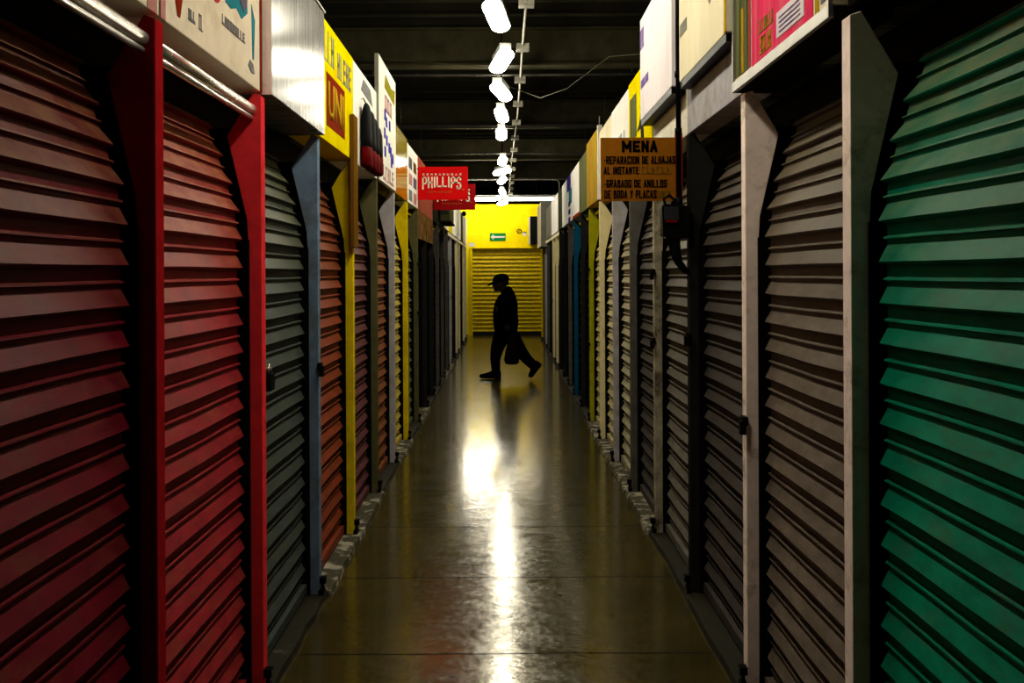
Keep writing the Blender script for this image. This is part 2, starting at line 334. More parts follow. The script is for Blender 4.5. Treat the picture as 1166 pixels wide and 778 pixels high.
def text(name, body, material, parent, origin, right, up, w, h, thick=0.002, bold=0.0, arch=0.0, spacing=1.0):
    """lettering fitted into a w x h rectangle whose lower left corner is origin"""
    cu = bpy.data.curves.new(name, 'FONT'); cu.body = body; cu.size = 1; cu.offset = bold; cu.resolution_u = 2; cu.space_character = spacing
    to = bpy.data.objects.new(name, cu); COL.objects.link(to)
    dg = bpy.context.evaluated_depsgraph_get()
    me = bpy.data.meshes.new_from_object(to.evaluated_get(dg)); bpy.data.objects.remove(to)
    xs = [v.co.x for v in me.vertices]; ys = [v.co.y for v in me.vertices]
    x0, x1, y0, y1 = min(xs), max(xs), min(ys), max(ys)
    o_ = parent_origin(parent); right = Vector(right); up = Vector(up); nrm = right.cross(up); origin = Vector(origin)
    import bmesh
    bm = bmesh.new(); bm.from_mesh(me)
    ext = bmesh.ops.extrude_face_region(bm, geom=list(bm.faces))
    top = {v for v in ext['geom'] if isinstance(v, bmesh.types.BMVert)}
    for v in bm.verts:
        u = (v.co.x - x0) / (x1 - x0); t = (v.co.y - y0) / (y1 - y0)
        if arch: t = t + (-arch * (1 - (2 * u - 1) ** 2)) * -1 * (1 - t)
        v.co = origin + right * (u * w) + up * (t * h) + nrm * (thick if v in top else 0.0) - o_
    bmesh.ops.recalc_face_normals(bm, faces=bm.faces)
    bm.to_mesh(me); bm.free(); me.materials.clear(); me.materials.append(material); me.name = name
    o = bpy.data.objects.new(name, me); COL.objects.link(o); o.parent = parent; o['_org'] = list(o_); return o

GLYPH = {
 'A': [[(0, 0), (.5, 1)], [(.5, 1), (1, 0)], [(.25, .3), (.75, .3)]], 'B': [[(0, 0), (0, 1), (.8, 1), (.8, .5), (1, .5), (1, 0), (0, 0)], [(0, .5), (.9, .5)]],
 'C': [[(1, .8), (1, 1), (0, 1), (0, 0), (1, 0), (1, .2)]], 'D': [[(0, 0), (0, 1), (.8, 1), (1, .8), (1, .2), (.8, 0), (0, 0)]], 'E': [[(1, 1), (0, 1), (0, 0), (1, 0)], [(0, .5), (.8, .5)]],
 'G': [[(1, .8), (1, 1), (0, 1), (0, 0), (1, 0), (1, .45), (.55, .45)]], 'H': [[(0, 0), (0, 1)], [(1, 0), (1, 1)], [(0, .5), (1, .5)]], 'I': [[(.5, 0), (.5, 1)]],
 'J': [[(1, 1), (1, 0), (0, 0), (0, .25)]], 'L': [[(0, 1), (0, 0), (1, 0)]], 'M': [[(0, 0), (0, 1), (.5, .35), (1, 1), (1, 0)]], 'N': [[(0, 0), (0, 1), (1, 0), (1, 1)]],
 'O': [[(0, 0), (0, 1), (1, 1), (1, 0), (0, 0)]], 'P': [[(0, 0), (0, 1), (1, 1), (1, .45), (0, .45)]], 'R': [[(0, 0), (0, 1), (1, 1), (1, .5), (0, .5)], [(.45, .5), (1, 0)]],
 'S': [[(1, .8), (1, 1), (0, 1), (0, .52), (1, .48), (1, 0), (0, 0), (0, .2)]], 'T': [[(0, 1), (1, 1)], [(.5, 1), (.5, 0)]], 'U': [[(0, 1), (0, 0), (1, 0), (1, 1)]],
 'Y': [[(0, 1), (.5, .5), (1, 1)], [(.5, .5), (.5, 0)]], '-': [[(.1, .45), (.9, .45)]]}
def block_text(name, body, material, parent, x0, y, z0, w, h, weight=.25, arch=0.0, thick=.002, gap=.16):
    """condensed heavy capitals facing the viewer of a board at depth y"""
    adv = [{'I': .45, ' ': .55, '-': .5, 'M': 1.3}.get(c, 1.0) for c in body]
    tot = sum(adv) + gap * (len(body) - 1); u = w / tot; m = MB(); cx = 0.0
    for c, a in zip(body, adv):
        if c != ' ':
            t_ = min(u * weight, h * .3); gx = x0 + cx * u + t_ / 2; gw = max(a * u - t_, 1e-5)
            uc = (cx + a / 2) / tot; lift = h * arch * (1 - (2 * uc - 1) ** 2)
            gz = z0 + t_ / 2 + lift; gh = h - t_ - lift
            for pl in GLYPH[c]:
                for p, q in zip(pl[:-1], pl[1:]):
                    P0 = Vector((gx + p[0] * gw, gz + p[1] * gh)); P1 = Vector((gx + q[0] * gw, gz + q[1] * gh))
                    d = (P1 - P0).normalized() * t_ / 2; n = Vector((-d.y, d.x))
                    m.prism([tuple(v) for v in (P0 - d - n, P1 + d - n, P1 + d + n, P0 - d + n)], 'y', y - thick, y)
        cx += a + gap
    return m.build(name, material, parent)

# ------------------------------------------------------------------ setting
HW = 0.92
P = 1.113
def ZK(k): return 2.62 + P * k          # far edge of post k
Z_END = 25.05
Z_NEAR = 0.9
m = MB(); m.box(-6, 6, Z_NEAR - 3, 26.2, -0.1, 0); tag(m.build('floor', M['floor']), 'polished olive concrete floor of the aisle', kind='structure')
m = MB(); m.box(-6, 6, Z_NEAR - 3, 26.2, 4.42, 4.5)
y = 1.5
while y < 25.5:
    m.box(-6, 6, y, y + 0.05, 4.26, 4.42); m.box(-6, 6, y - 0.02, y + 0.07, 4.245, 4.262); y += 0.52
m.build('ceiling', M['roofdeck']); bpy.data.objects['ceiling']['kind'] = 'structure'
for i, y in enumerate((6.3, 10.4, 14.75, 19.0, 23.0)):
    m = MB(); m.box(-6, 6, y, y + 0.02, 3.86, 4.25); m.box(-6, 6, y - 0.09, y + 0.11, 3.84, 3.86); m.box(-6, 6, y - .09, y + .11, 4.23, 4.245)
    o = m.build('trim_%d' % (i + 1), M['purlin']); o['kind'] = 'structure'
m = MB(); m.box(-6, -5.9, Z_NEAR - 3, 26.2, 0, 4.5); m.build('wall_left', M['void'])['kind'] = 'structure'
m = MB(); m.box(5.9, 6, Z_NEAR - 3, 26.2, 0, 4.5); m.build('wall_right', M['void'])['kind'] = 'structure'
# end wall, with the opening for its shutter
X0, X1, HT = -0.81, 0.97, 2.26
m = MB(); m.box(-2.6, X0, Z_END, Z_END + .15, 0, 3.40); m.box(X1, 2.6, Z_END, Z_END + .15, 0, 3.40); m.box(X0, X1, Z_END, Z_END + .15, HT, 3.40)
m.build('wall_end', M['endwall'])['kind'] = 'structure'
m = MB(); m.box(-6, 6, 26.1, 26.2, 0, 4.5); m.build('wall_back', M['void'])['kind'] = 'structure'
m = MB(); m.box(-2.6, 2.6, Z_END - .25, Z_END - .12, 3.50, 3.62); m.build('trim_9', M['beamwhite'])['kind'] = 'structure'
m = MB(); m.box(X0 - .06, X0, Z_END - .04, Z_END + .01, 0, HT + .03); m.box(X1, X1 + .06, Z_END - .04, Z_END + .01, 0, HT + .03); m.box(X0, X1, Z_END - .04, Z_END + .01, HT, HT + .03)
m.build('trim_10', M['yellow'])['kind'] = 'structure'

# ------------------------------------------------------------------ shutter curtain
PITCH = 0.106
PROFILE = [(0.000, 0.0), (0.021, 0.040), (0.0235, 0.045), (0.020, 0.049), (0.002, 0.054), (0.000, 0.084), (0.0105, 0.0875), (0.0115, 0.092), (0.001, 0.0955)]  # (outward, down)
def curtain(side, y0, y1, base, h_top, h_bot=0.07, seg=10, curl=True, seed=0, bulge=0.0):
    m = MB(); rows = []
    h = h_top; first = True
    while h > h_bot:
        for d, dn in PROFILE:
            hh = h - dn
            if hh < h_bot: break
            rows.append((d, hh))
        h -= PITCH
    ys = [y0 + (y1 - y0) * i / seg for i in range(seg + 1)]
    vs = []
    for d, hh in rows:
        off = 0.0
        if curl and hh > 1.80: off = 0.13 * ((hh - 1.80) / 0.42) ** 1.4
        for yy in ys:
            nz = noise.noise(Vector((side * 3 + seed, yy * 2.3, hh * 1.7))) * 0.006 + noise.noise(Vector((seed + 9, yy * 9, hh * 9))) * 0.0015
            dz = noise.noise(Vector((seed + 5, yy * 1.7, hh * 3.0))) * 0.004
            lat = base + off - d * (1.0) + nz
            vs.append((side * lat, yy, hh + dz))
    n = seg + 1
    fs = [(i * n + k, i * n + k + 1, (i + 1) * n + k + 1, (i + 1) * n + k) for i in range(len(rows) - 1) for k in range(seg)]
    nb = len(vs)
    vs2 = [(v[0] + side * 0.035, v[1], v[2]) for v in vs]
    # solid: close around the rim with a plain back
    b = MB(); b.add(vs, fs)
    top = [vs[k] for k in range(n)]; bot = [vs[(len(rows) - 1) * n + k] for k in range(n)]
    def bk(p): return (p[0] + side * 0.03, p[1], p[2])
    b.add(top + [bk(p) for p in top], [(k, k + 1, n + k + 1, n + k) for k in range(seg)])
    b.add(bot + [bk(p) for p in bot], [(k, k + 1, n + k + 1, n + k) for k in range(seg)])
    for kk in (0, seg):
        col = [vs[i * n + kk] for i in range(len(rows))]
        b.add(col + [bk(p) for p in col], [(i, i + 1, len(col) + i + 1, len(col) + i) for i in range(len(col) - 1)])
    return b

def gusset(side, y0, y1, scale=1.0, top=2.31):
    f = HW
    pts = [(f, 0.0), (f, top - .01), (f + 0.03, top), (f + 0.128 * scale, top - .165), (f + 0.055, 1.83), (f + 0.048, 1.7), (f + 0.045, 0)]
    m = MB(); m.prism([(side * a, h) for a, h in pts], 'y', y0, y1); return m

def stall(side, k, s_mat, p_mat, label, group, sill_m='sill_dark', tube=False, hang=None, hasps=(), padlock=None, deep=0.0, post=True, latch=True):
    y0 = ZK(k - 1); y1 = ZK(k)
    if k == 0: y0 = 1.35
    t = thing('market_stall', (side * 1.0, (y0 + y1) / 2, 0), label, 'market stall', group)
    sx = side
    py0 = y1 - 0.062
    base = 1.008 + deep
    c = curtain(side, y0 + .012, py0 - 0.022, base, 2.22, seg=10 if k < 9 else 4, seed=k * 3 + side)
    cu = c.build('shutter', M[s_mat], t)
    b = MB(); b.box(sx * (base - .03), sx * (base + .02), y0 + .012, py0 - .022, 0.045, 0.09); b.build('bottom_rail', M[s_mat], cu)
    if post:
        gusset(side, py0, y1).build('post', M[p_mat], t, bevel=0.002)
    # guide channels beside the curtain
    b = MB(); b.box(sx * (HW + .045), sx * 1.06, py0 - .012, py0, 0.03, 1.75); b.build('guide_rail', M['iron'], t)
    b = MB(); b.box(sx * (HW + .045), sx * 1.06, y0, y0 + .008, 0.03, 1.75); b.build('guide_rail', M['iron'], t)
    # lintel box that houses the roller, side and rear walls, roof
    b = MB(); b.box(sx * (HW + .19), sx * 1.45, y0, y1, 2.18, 2.31); b.build('roller_housing', M['shade_black'], t)
    b = MB(); b.prism([(sx * a, h) for a, h in ((HW + .0465, 0), (HW + .0495, 1.7), (HW + .0565, 1.83), (HW + .1295, 2.146), (HW + .129, 2.179), (2.5, 2.179), (2.5, 0))], 'y', y1 - .034, y1 - .002); b.build('side_wall', M['void'], t)
    b = MB(); b.box(sx * 2.5, sx * 2.54, y0, y1, 0, 2.27); b.build('rear_wall', M['void'], t)
    b = MB(); b.box(sx * 1.45, sx * 2.54, y0, y1, 2.27, 2.31); b.build('roof_panel', M['void'], t)
    # floor sill
    b = MB()
    n = 7; pts = []
    ys = [y0 + (y1 - y0) * i / n for i in range(n + 1)]
    ed = [(0.876 if sill_m == 'sill' else 0.892) + random.uniform(-.008, .008) for _ in ys]
    vs = []; fs = []
    for yy, e in zip(ys, ed):
        vs += [(sx * e, yy, 0.0), (sx * (e + .006), yy, 0.030), (sx * 1.12, yy, 0.034), (sx * 1.12, yy, 0)]
    for i in range(n):
        for j in range(4):
            j2 = (j + 1) % 4; fs.append((i * 4 + j, i * 4 + j2, i * 4 + 4 + j2, i * 4 + 4 + j))
    fs += [(0, 1, 2, 3), tuple(n * 4 + j for j in range(4))]
    b.add(vs, fs); b.build('sill', M[sill_m], t)
    if latch:
        b = MB(); b.box(sx * (HW - .022), sx * (HW + .004), py0 - .01, py0 + .05, .03, .055)
        b.tube([(sx * (HW - .012), py0 + .02, .05), (sx * (HW - .012), py0 + .02, .10)], .008, 8)
        b.box(sx * (HW - .03), sx * (HW), py0 + .0, py0 + .035, .085, .115); b.build('floor_latch', M['iron'], t)
    if tube:
        b = MB(); b.tube([(sx * .955, y0 + .005, 2.245), (sx * .955, py0 - .005, 2.245)], .021, 14)
        b.tube([(sx * .955, y0 + .005, 2.215), (sx * .955, py0 - .005, 2.215)], .010, 8)
        b.build('awning_tube', M['chrome'], t)
    for hh in hasps:
        b = MB(); b.box(sx * (HW - .018), sx * (HW + .002), py0 - .02, py0 + .03, hh - .012, hh + .02)
        b.box(sx * (HW - .03), sx * (HW - .008), py0 - .03, py0 + .0, hh - .045, hh + .005); b.build('hasp', M['iron'], t)
    if padlock:
        yy, hh = padlock; L_ = base - .055
        b = MB(); b.prism([(yy - .035, hh - .06), (yy + .035, hh - .06), (yy + .04, hh - .01), (yy + .025, hh + .012), (yy - .025, hh + .012), (yy - .04, hh - .01)], 'x', sx * L_, sx * (L_ + .028))
        pl = b.build('padlock', M['iron'], t, bevel=.003)
        b = MB(); b.tube([(sx * (L_ + .014), yy + .02 * math.cos(a), hh + .012 + .034 * math.sin(a)) for a in [PI * i / 8 for i in range(9)]], .005, 8)
        b.box(sx * (L_ + .01), sx * (base + .0), yy - .03, yy + .03, hh + .028, hh + .034)
        b.build('shackle', M['chrome'], pl)
    if hang:   # picture panels hung below the sign
        b = MB(); b.box(sx * (HW - .002), sx * (HW + .012), y0 + .01, y1 - .07, hang[0], 2.31); hp = b.build('header_panel', M[hang[1]], t)
    return t

L_SPECS = {
 0: ('s_red', 'red_paint', 'nearest left stall, wine-red slatted shutter with dull red post cut by frame edge'),
 1: ('s_red2', 'red_bright', 'left stall with rose-red shutter and bright red post under the cream poster'),
 2: ('s_slate', 'bluegrey', 'left stall with slate-grey padlocked shutter and blue-grey post under the silver box'),
 3: ('s_rust', 'yellow', 'left stall with rusty orange-red shutter and yellow post under the yellow lettered sign'),
 4: ('s_plum', 'olive', 'left stall with plum shutter and olive-grey post under the black and red bags'),
 5: ('s_orange', 'lilac', 'left stall with orange-brown shutter and pale grey post under the tall white sign'),
 6: ('s_straw', 'yellow', 'left stall with straw-yellow shutter and yellow post under the glossy yellow box'),
 7: ('s_moss', 'olive', 'left stall with mossy grey shutter and olive post beside the front red hanging sign'),
 8: ('s_darkred', 'darkpaint', 'left stall with dark maroon shutter below brown picture panels, nearer of two'),
 9: ('s_darkred', 'darkpaint', 'left stall with dark maroon shutter below brown picture panels, farther of two'),
 10: ('s_black', 'midgrey', 'left stall with near-black shutter and grey post before the small dark awning box'),
 11: ('s_black', 'midgrey', 'left stall with black shutter under the small dark awning box'),
 12: ('s_grey', 'midgrey', 'left stall with dark grey shutter just beyond the small dark awning box'),
 13: ('s_moss', 'lilac', 'far left stall with moss-grey shutter and pale grey post behind the awning box'),
 14: ('s_black', 'darkpaint', 'far left stall with black shutter and dark post beside the walking person'),
 15: ('s_grey2', 'cream', 'far left stall with mid grey shutter and cream post'),
 16: ('s_grey', 'cream', 'far left stall with dark grey shutter and cream post, fourth from the yellow wall'),
 17: ('s_grey', 'darkpaint', 'far left stall with grey shutter and dark post, third from the yellow wall'),
 18: ('s_cream', 'cream', 'far left stall with cream shutter and post, second from the yellow wall'),
 19: ('s_greige', 'white', 'last left stall, greige shutter and white post touching the yellow wall'),
}
R_SPECS = {
 0: ('s_green', 'pinkwhite', 'nearest right stall with bright green slatted shutter beside pinkish white post'),
 1: ('s_greybrown', 'pinkwhite', 'right stall with grey-brown shutter and white post under the pink poster'),
 2: ('s_grey', 'darkpaint', 'right stall with dark grey shutter and dark post behind the meter box'),
 3: ('s_grey2', 'weather', 'right stall with mid grey shutter and weathered cream post below the orange board'),
 4: ('s_grey', 'midgrey', 'right stall with dark shutter and slim grey post left of the meter box'),
 5: ('s_greige', 'lilac', 'right stall with greige shutter and pale grey post'),
 6: ('s_cream', 'cream', 'right stall with cream shutter and bright cream post'),
 7: ('s_cream', 'lime', 'right stall with cream shutter and yellow-green post'),
 8: ('s_black', 'darkpaint', 'right stall with black shutter and black post beyond the yellow-green post'),
 9: ('s_blue', 'teal', 'right stall with dark blue shutter and teal blue post'),
 10: ('s_black', 'midgrey', 'right stall with black shutter and grey post under the blue and white sign'),
 11: ('s_black', 'darkpaint', 'right stall with black shutter and dark post just beyond the grey post'),
 12: ('s_grey', 'darkpaint', 'right stall with dark grey shutter and dark post under the dark sign'),
 13: ('s_greige', 'cream', 'far right stall with greige shutter and cream post'),
 14: ('s_grey', 'cream', 'far right stall with dark grey shutter and cream post'),
 15: ('s_grey', 'darkpaint', 'far right stall with grey shutter and dark post before the grey cabinet'),
 16: ('s_black', 'midgrey', 'far right stall with black shutter, fourth from the yellow wall'),
 17: ('s_grey', 'lilac', 'far right stall with pale grey post, third from the yellow wall'),
 18: ('s_moss', 'olive', 'far right stall with olive post, second from the yellow wall'),
 19: ('s_straw', 'yellow', 'last right stall, straw shutter and yellow post touching the yellow wall'),
}
for k, (sm, pm, lab) in L_SPECS.items():
    stall(-1, k, sm, pm, lab, 'shuttered stalls along the left side', sill_m='sill' if k in (3, 4, 6, 8, 12, 13) else 'sill_dark', tube=k in (0, 1),
          hang=(2.0, 'photop') if k in (8, 9) else ((2.25, 'creamboard') if k >= 13 else None),
          hasps={2: (1.16,), 7: (1.72, 1.2), 9: (1.3,), 13: (1.2,), 16: (1.9, 1.0)}.get(k, ()),
          padlock=(3.98, 1.20) if k == 2 else None, deep=0.06 if k in (8, 9) else 0.0)
for k, (sm, pm, lab) in R_SPECS.items():
    stall(1, k, sm, pm, lab, 'shuttered stalls along the right side', sill_m='sill' if k in (4, 5, 6, 7) else 'sill_dark',
          hasps={1: (1.05,), 2: (1.3,), 3: (1.62, 1.2), 7: (1.65, 0.85), 14: (1.1,)}.get(k, ()), hang=(2.25, 'creamboard') if k >= 13 else None)

# ------------------------------------------------------------------ sign boards above the stalls
def uv(side):                 # reading direction on a side face
    return Vector((0, 1, 0)) if side < 0 else Vector((0, -1, 0))
def sign(side, k0, k1, lat, h0, h1, material, label, depth=0.16, name='sign_board', y0=None, y1=None, group=None, edge=None):
    a = ZK(k0 - 1) + .004 if y0 is None else y0; b_ = ZK(k1) - .004 if y1 is None else y1
    t = thing(name, (side * (lat + depth / 2), (a + b_) / 2, h0), label, 'sign', group)
    m = MB(); m.box(side * lat, side * (lat + depth), a, b_, h0, h1); m.build('panel', M[material], t, bevel=.003)
    t['_lat'] = lat; t['_a'] = a; t['_b'] = b_; t['_s'] = side
    return t
def patch(t, name, pts, material, thick=.002, lift=0.0):
    """pts: polygon (u along depth 0..1 of the panel length, height in m)"""
    s = t['_s']; lat = t['_lat'] - lift; a = t['_a']; b = t['_b']
    m = MB(); m.prism([(a + (b - a) * u, h) for u, h in pts], 'x', s * lat, s * (lat - thick)); return m.build(name, M[material], t)
def rect(t, name, u0, u1, h0, h1, material, **k): return patch(t, name, [(u0, h0), (u1, h0), (u1, h1), (u0, h1)], material, **k)
def blob(t, name, u, h, ru, rh, material, n=20, **k):
    return patch(t, name, [(u + ru * math.cos(2 * PI * i / n), h + rh * math.sin(2 * PI * i / n)) for i in range(n)], material, **k)
def stext(t, body, u0, u1, h0, h1, material, bold=0.01, name='lettering'):
    s = t['_s']; a = t['_a']; b = t['_b']; lat = t['_lat']
    ua, ub = (u0, u1) if s < 0 else (u1, u0)
    return text(name, body, M[material], t, (s * (lat - .0021), a + (b - a) * ua, h0), uv(s), (0, 0, 1), (b - a) * abs(u1 - u0), h1 - h0, bold=bold)
def scribble(t, u0, u1, h0, h1, material, n, name='faded_lettering'):
    """faded letter-like strokes nobody can read, as one printed line"""
    s = t['_s']; a = t['_a']; b = t['_b']; lat = t['_lat']; m = MB()
    for i in range(n):
        c0 = u0 + (u1 - u0) * (i + .12) / n; c1 = u0 + (u1 - u0) * (i + .82) / n; w_ = (c1 - c0) * .3
        def bx(p, q, r_, z): m.box(s * lat, s * (lat - .002), a + (b - a) * p, a + (b - a) * q, r_, z)
        hh = h1 - h0; q = random.choice('IEHLOT')
        bx(c0, c0 + w_, h0, h1)
        if q in 'HO': bx(c1 - w_, c1, h0, h1)
        if q in 'HE': bx(c0, c1, h0 + hh * .42, h0 + hh * .58)
        if q in 'ELO': bx(c0, c1, h0, h0 + hh * .16)
        if q in 'TEO': bx(c0, c1, h1 - hh * .16, h1)
    m.box(s * lat, s * (lat - .002), a + (b - a) * u0, a + (b - a) * u1, h0 - .004, h0)
    if material in ('olivep', 'goldp'): m.v = [(v[0] - s * .0021, v[1], v[2]) for v in m.v]
    return m.build(name, M[material], t)

# left
t = sign(-1, 0, 0, .93, 2.32, 3.0, 'poster', 'pinkish cream sign over the nearest left stall, mostly out of frame', y0=1.35)
rect(t, 'edge_strip', .93, .985, 2.32, 3.0, 'redfade')
t = sign(-1, 1, 1, .93, 2.32, 3.0, 'poster', 'cream poster sign with red drop, pink dot and turquoise figure over the rose-red shutter', edge=1)
rect(t, 'edge_strip', 0, .035, 2.32, 3.0, 'redfade')
rect(t, 'edge_strip', .97, 1.0, 2.32, 3.0, 'redp')
patch(t, 'red_drop', [(.075, 2.50), (.10, 2.42), (.125, 2.36), (.145, 2.36), (.165, 2.42), (.18, 2.50), (.185, 2.62), (.13, 2.70), (.07, 2.62)], 'redp')
blob(t, 'pink_dot', .46, 2.555, .055, .052, 'pinkp')
patch(t, 'turquoise_figure', [(.56, 2.535), (.62, 2.53), (.68, 2.55), (.74, 2.53), (.81, 2.57), (.80, 2.66), (.72, 2.76), (.62, 2.78), (.56, 2.66)], 'cyanp')
patch(t, 'hatched_figure', [(.68, 2.60), (.76, 2.56), (.80, 2.60), (.80, 2.76), (.70, 2.78)], 'hatch', lift=.0021)
scribble(t, .21, .27, 2.38, 2.41, 'greyp', 3)
scribble(t, .30, .335, 2.375, 2.42, 'greyp', 2)
scribble(t, .52, .78, 2.455, 2.485, 'greyp', 9)
patch(t, 'grey_smear', [(.82, 2.385), (.86, 2.365), (.90, 2.37), (.88, 2.40), (.84, 2.41)], 'greyp')
patch(t, 'blue_smear', [(.875, 2.42), (.89, 2.42), (.905, 2.57), (.86, 2.62)], 'cyanp')
t = sign(-1, 2, 2, .893, 2.315, 2.935, 'alu', 'brushed silver metal box sign, pinkish end face, over the slate shutter', name='sign_box', depth=.2)
m = MB(); m.box(-.893, -1.093, ZK(1) - .0005, ZK(1) + .0035, 2.315, 2.935); m.build('end_plate', M['pinkwhite'], t)
m = MB(); m.tube([(-.889, ZK(1) + .01, 2.93), (-.889, ZK(2) - .01, 2.93)], .006, 8); m.build('top_bead', M['alu_frame'], t)
t = sign(-1, 3, 3, .922, 2.315, 2.945, 'yellowsign', 'flat yellow sign with faded grey letters and red lettered square, left side')
rect(t, 'red_square', .18, .70, 2.40, 2.68, 'redp')
stext(t, 'UNI', .22, .66, 2.44, 2.64, 'goldp', .03)
scribble(t, .10, .40, 2.74, 2.90, 'greyp', 3); scribble(t, .48, .92, 2.72, 2.86, 'greyp', 5)
t = sign(-1, 4, 4, .925, 2.314, 2.945, 'whiteboard', 'bleached white sign behind the hanging black and red bags')
patch(t, 'grey_streaks', [(.3, 2.82), (.8, 2.80), (.7, 2.90), (.4, 2.91)], 'greyp')
# hanging bags: black above, red below
for i, (yy, tp) in enumerate(((6.30, 2.73), (6.50, 2.71), (6.68, 2.69), (6.86, 2.66))):
    b = thing('hanging_bag', (-.885, yy, 2.32), ['nearest of the four black and red bags hanging on the white sign', 'second nearest black and red bag hanging on the white sign',
              'third nearest black and red bag hanging on the white sign', 'farthest of the four black and red bags hanging on the white sign'][i], 'bag', 'black and red bags hanging over the plum shutter')
    m = MB(); m.rings([((-.888, yy, h), (.034 * f, 0, 0), (0, .088 * g, 0)) for h, f, g in ((2.44, 1, 1), (2.5, 1, 1.02), (2.6, .9, .98), (tp - .05, .8, .9), (tp - .015, .55, .7), (tp, .2, .35))], 14); m.build('upper_bag', M['bagblack'], b)
    m = MB(); m.rings([((-.888, yy, h), (.036 * f, 0, 0), (0, .090 * f, 0)) for h, f in ((2.315, .8), (2.33, 1), (2.38, 1.02), (2.44, .98))], 14); m.build('lower_bag', M['bagred'], b)
    m = MB(); m.tube([(-.888, yy, tp - .01), (-.91, yy, tp + .035), (-.923, yy, tp + .03)], .004, 6); m.build('strap', M['bagblack'], b)
m = MB(); m.box(-.895, -.919, 5.80, 5.955, 1.78, 2.58); o = m.build('wooden_board', M['board'], origin=(-.907, 5.88, 1.78), bevel=.002); tag(o, 'narrow brown wooden board fixed upright on the yellow post under the yellow sign', 'board')
t = sign(-1, 5, 5, .908, 2.314, 3.235, 'whiteboard', 'tall white sign with blue strokes and pale red letters rising above its neighbours', y0=ZK(4) + .01, depth=.03)
m = MB(); m.box(-.909, -.938, ZK(4) - .0, ZK(4) + .0095, 2.314, 3.235); m.build('end_plate', M['greysign'], t)
scribble(t, .2, .85, 2.34, 2.45, 'redfade', 5, 'red_lettering')
for i, (u, h) in enumerate(((.28, 2.84), (.36, 2.80), (.55, 2.80), (.26, 2.70), (.38, 2.66), (.52, 2.62), (.28, 2.56), (.62, 2.60), (.66, 2.52), (.74, 2.56))):
    rect(t, 'blue_stroke', u, u + .09, h - .04, h + .04, 'bluep')
scribble(t, .3, .75, 2.88, 3.0, 'redfade', 3, 'red_lettering')
patch(t, 'olive_streak', [(.3, 3.05), (.9, 3.02), (.95, 3.15), (.7, 3.12), (.35, 3.16)], 'olivep')
t = sign(-1, 6, 6, .922, 2.314, 2.91, 'yellowgloss', 'glossy plain yellow sign box with white glare, left side', name='sign_box')
t = sign(-1, 7, 7, .922, 2.314, 2.885, 'whiteboard', 'white sign covered in small dark pictures beside the front red hanging sign')
for u in (.12, .55):
    for h in (2.34, 2.50, 2.66): rect(t, 'picture', u, u + .3, h, h + .11, ('hatch', 'photop', 'redfade', 'greyp')[random.randrange(4)])
t = sign(-1, 8, 9, .925, 2.315, 2.90, 'pinksign', 'long salmon-red streaked sign behind the front red hanging sign')
t = thing('awning_box', (-.9, 14.3, 2.37), 'small dark awning box jutting into the aisle below the rear red sign', 'awning')
m = MB(); m.box(-.899, -.766, 13.78, 14.9, 2.37, 2.62); m.build('canopy', M['greige' if 'greige' in M else 'olive'], t, bevel=.004)
m = MB(); m.box(-.899, -.75, 13.76, 14.92, 2.345, 2.37); m.build('tray', M['darkpaint'], t)
m = MB(); m.box(-.89, -.78, 13.774, 13.78, 2.46, 2.58); m.build('front_plate', M['darksign'], t)
t = sign(-1, 10, 10, .93, 2.315, 2.85, 'darksign', 'dark sign behind the rear red hanging sign', depth=.12)
for k, mt_, lb in ((12, 'creamboard', 'cream sign just beyond the small dark awning box'), (13, 'yellowsign', 'narrow yellow sign panel beyond the cream sign, far left'), (14, 'whiteboard', 'white sign board above the dark post, far left'),
                   (15, 'creamboard', 'cream sign board between white ones, far left'), (16, 'whiteboard', 'white far left sign, fourth from yellow wall'), (17, 'darksign', 'dark far left sign, third from yellow wall'),
                   (18, 'creamboard', 'cream far left sign, second from yellow wall'), (19, 'whiteboard', 'white far left sign touching the yellow wall')):
    sign(-1, k, k, .905, 2.315, 2.95, mt_, lb, group='plain far signs on the left')
t = sign(-1, 11, 11, .93, 2.315, 2.6, 'greysign', 'low grey sign behind the awning box')
m = MB(); m.ball((-.86, 21.2, 2.93), .05, .09, .06); m.tube([(-.90, 21.2, 2.98), (-.87, 21.2, 2.97)], .01, 6)
o = m.build('wall_fan', M['iron'], origin=(-.86, 21.2, 2.93)); tag(o, 'small black fan-like fitting on the far left signs', 'fitting')

# right
t = sign(1, 0, 0, .935, 2.335, 3.0, 'shade_black', 'dark sign fascia over the green shutter', y0=1.35)
t = sign(1, 1, 1, .895, 2.345, 3.05, 'creamboard', 'cream and pink poster in aluminium frame over the grey-brown shutter')
rect(t, 'pink_field', .14, .76, 2.348, 3.05, 'pinkfade')
rect(t, 'streaked_margin', .80, .985, 2.36, 2.85, 'mossign')
rect(t, 'pink_stripe', .775, .79, 2.36, 2.72, 'pinkp', lift=.002)
rect(t, 'ochre_stripe', .86, .89, 2.36, 2.60, 'goldp', lift=.002)
rect(t, 'white_notice', .21, .47, 2.378, 2.46, 'lilacboard', lift=.0021)
for h in (2.39, 2.405, 2.42, 2.435): rect(t, 'notice_line', .24, .44, h, h + .004, 'violetp', lift=.0042)
scribble(t, .51, .68, 2.45, 2.49, 'olivep', 6); scribble(t, .53, .66, 2.375, 2.43, 'goldp', 4)
rect(t, 'grey_print', .02, .08, 2.37, 2.50, 'greyp'); rect(t, 'gold_band', .095, .125, 2.352, 3.05, 'goldp')
m = MB(); a, b = ZK(0) + .004, ZK(1) - .004
m.box(.885, .90, a, b, 2.31, 2.348); m.box(.885, .90, a - .0, a + .015, 2.345, 3.05); m.box(.885, .90, b - .012, b, 2.345, 3.05); m.build('frame', M['alu_frame'], t, bevel=.002)
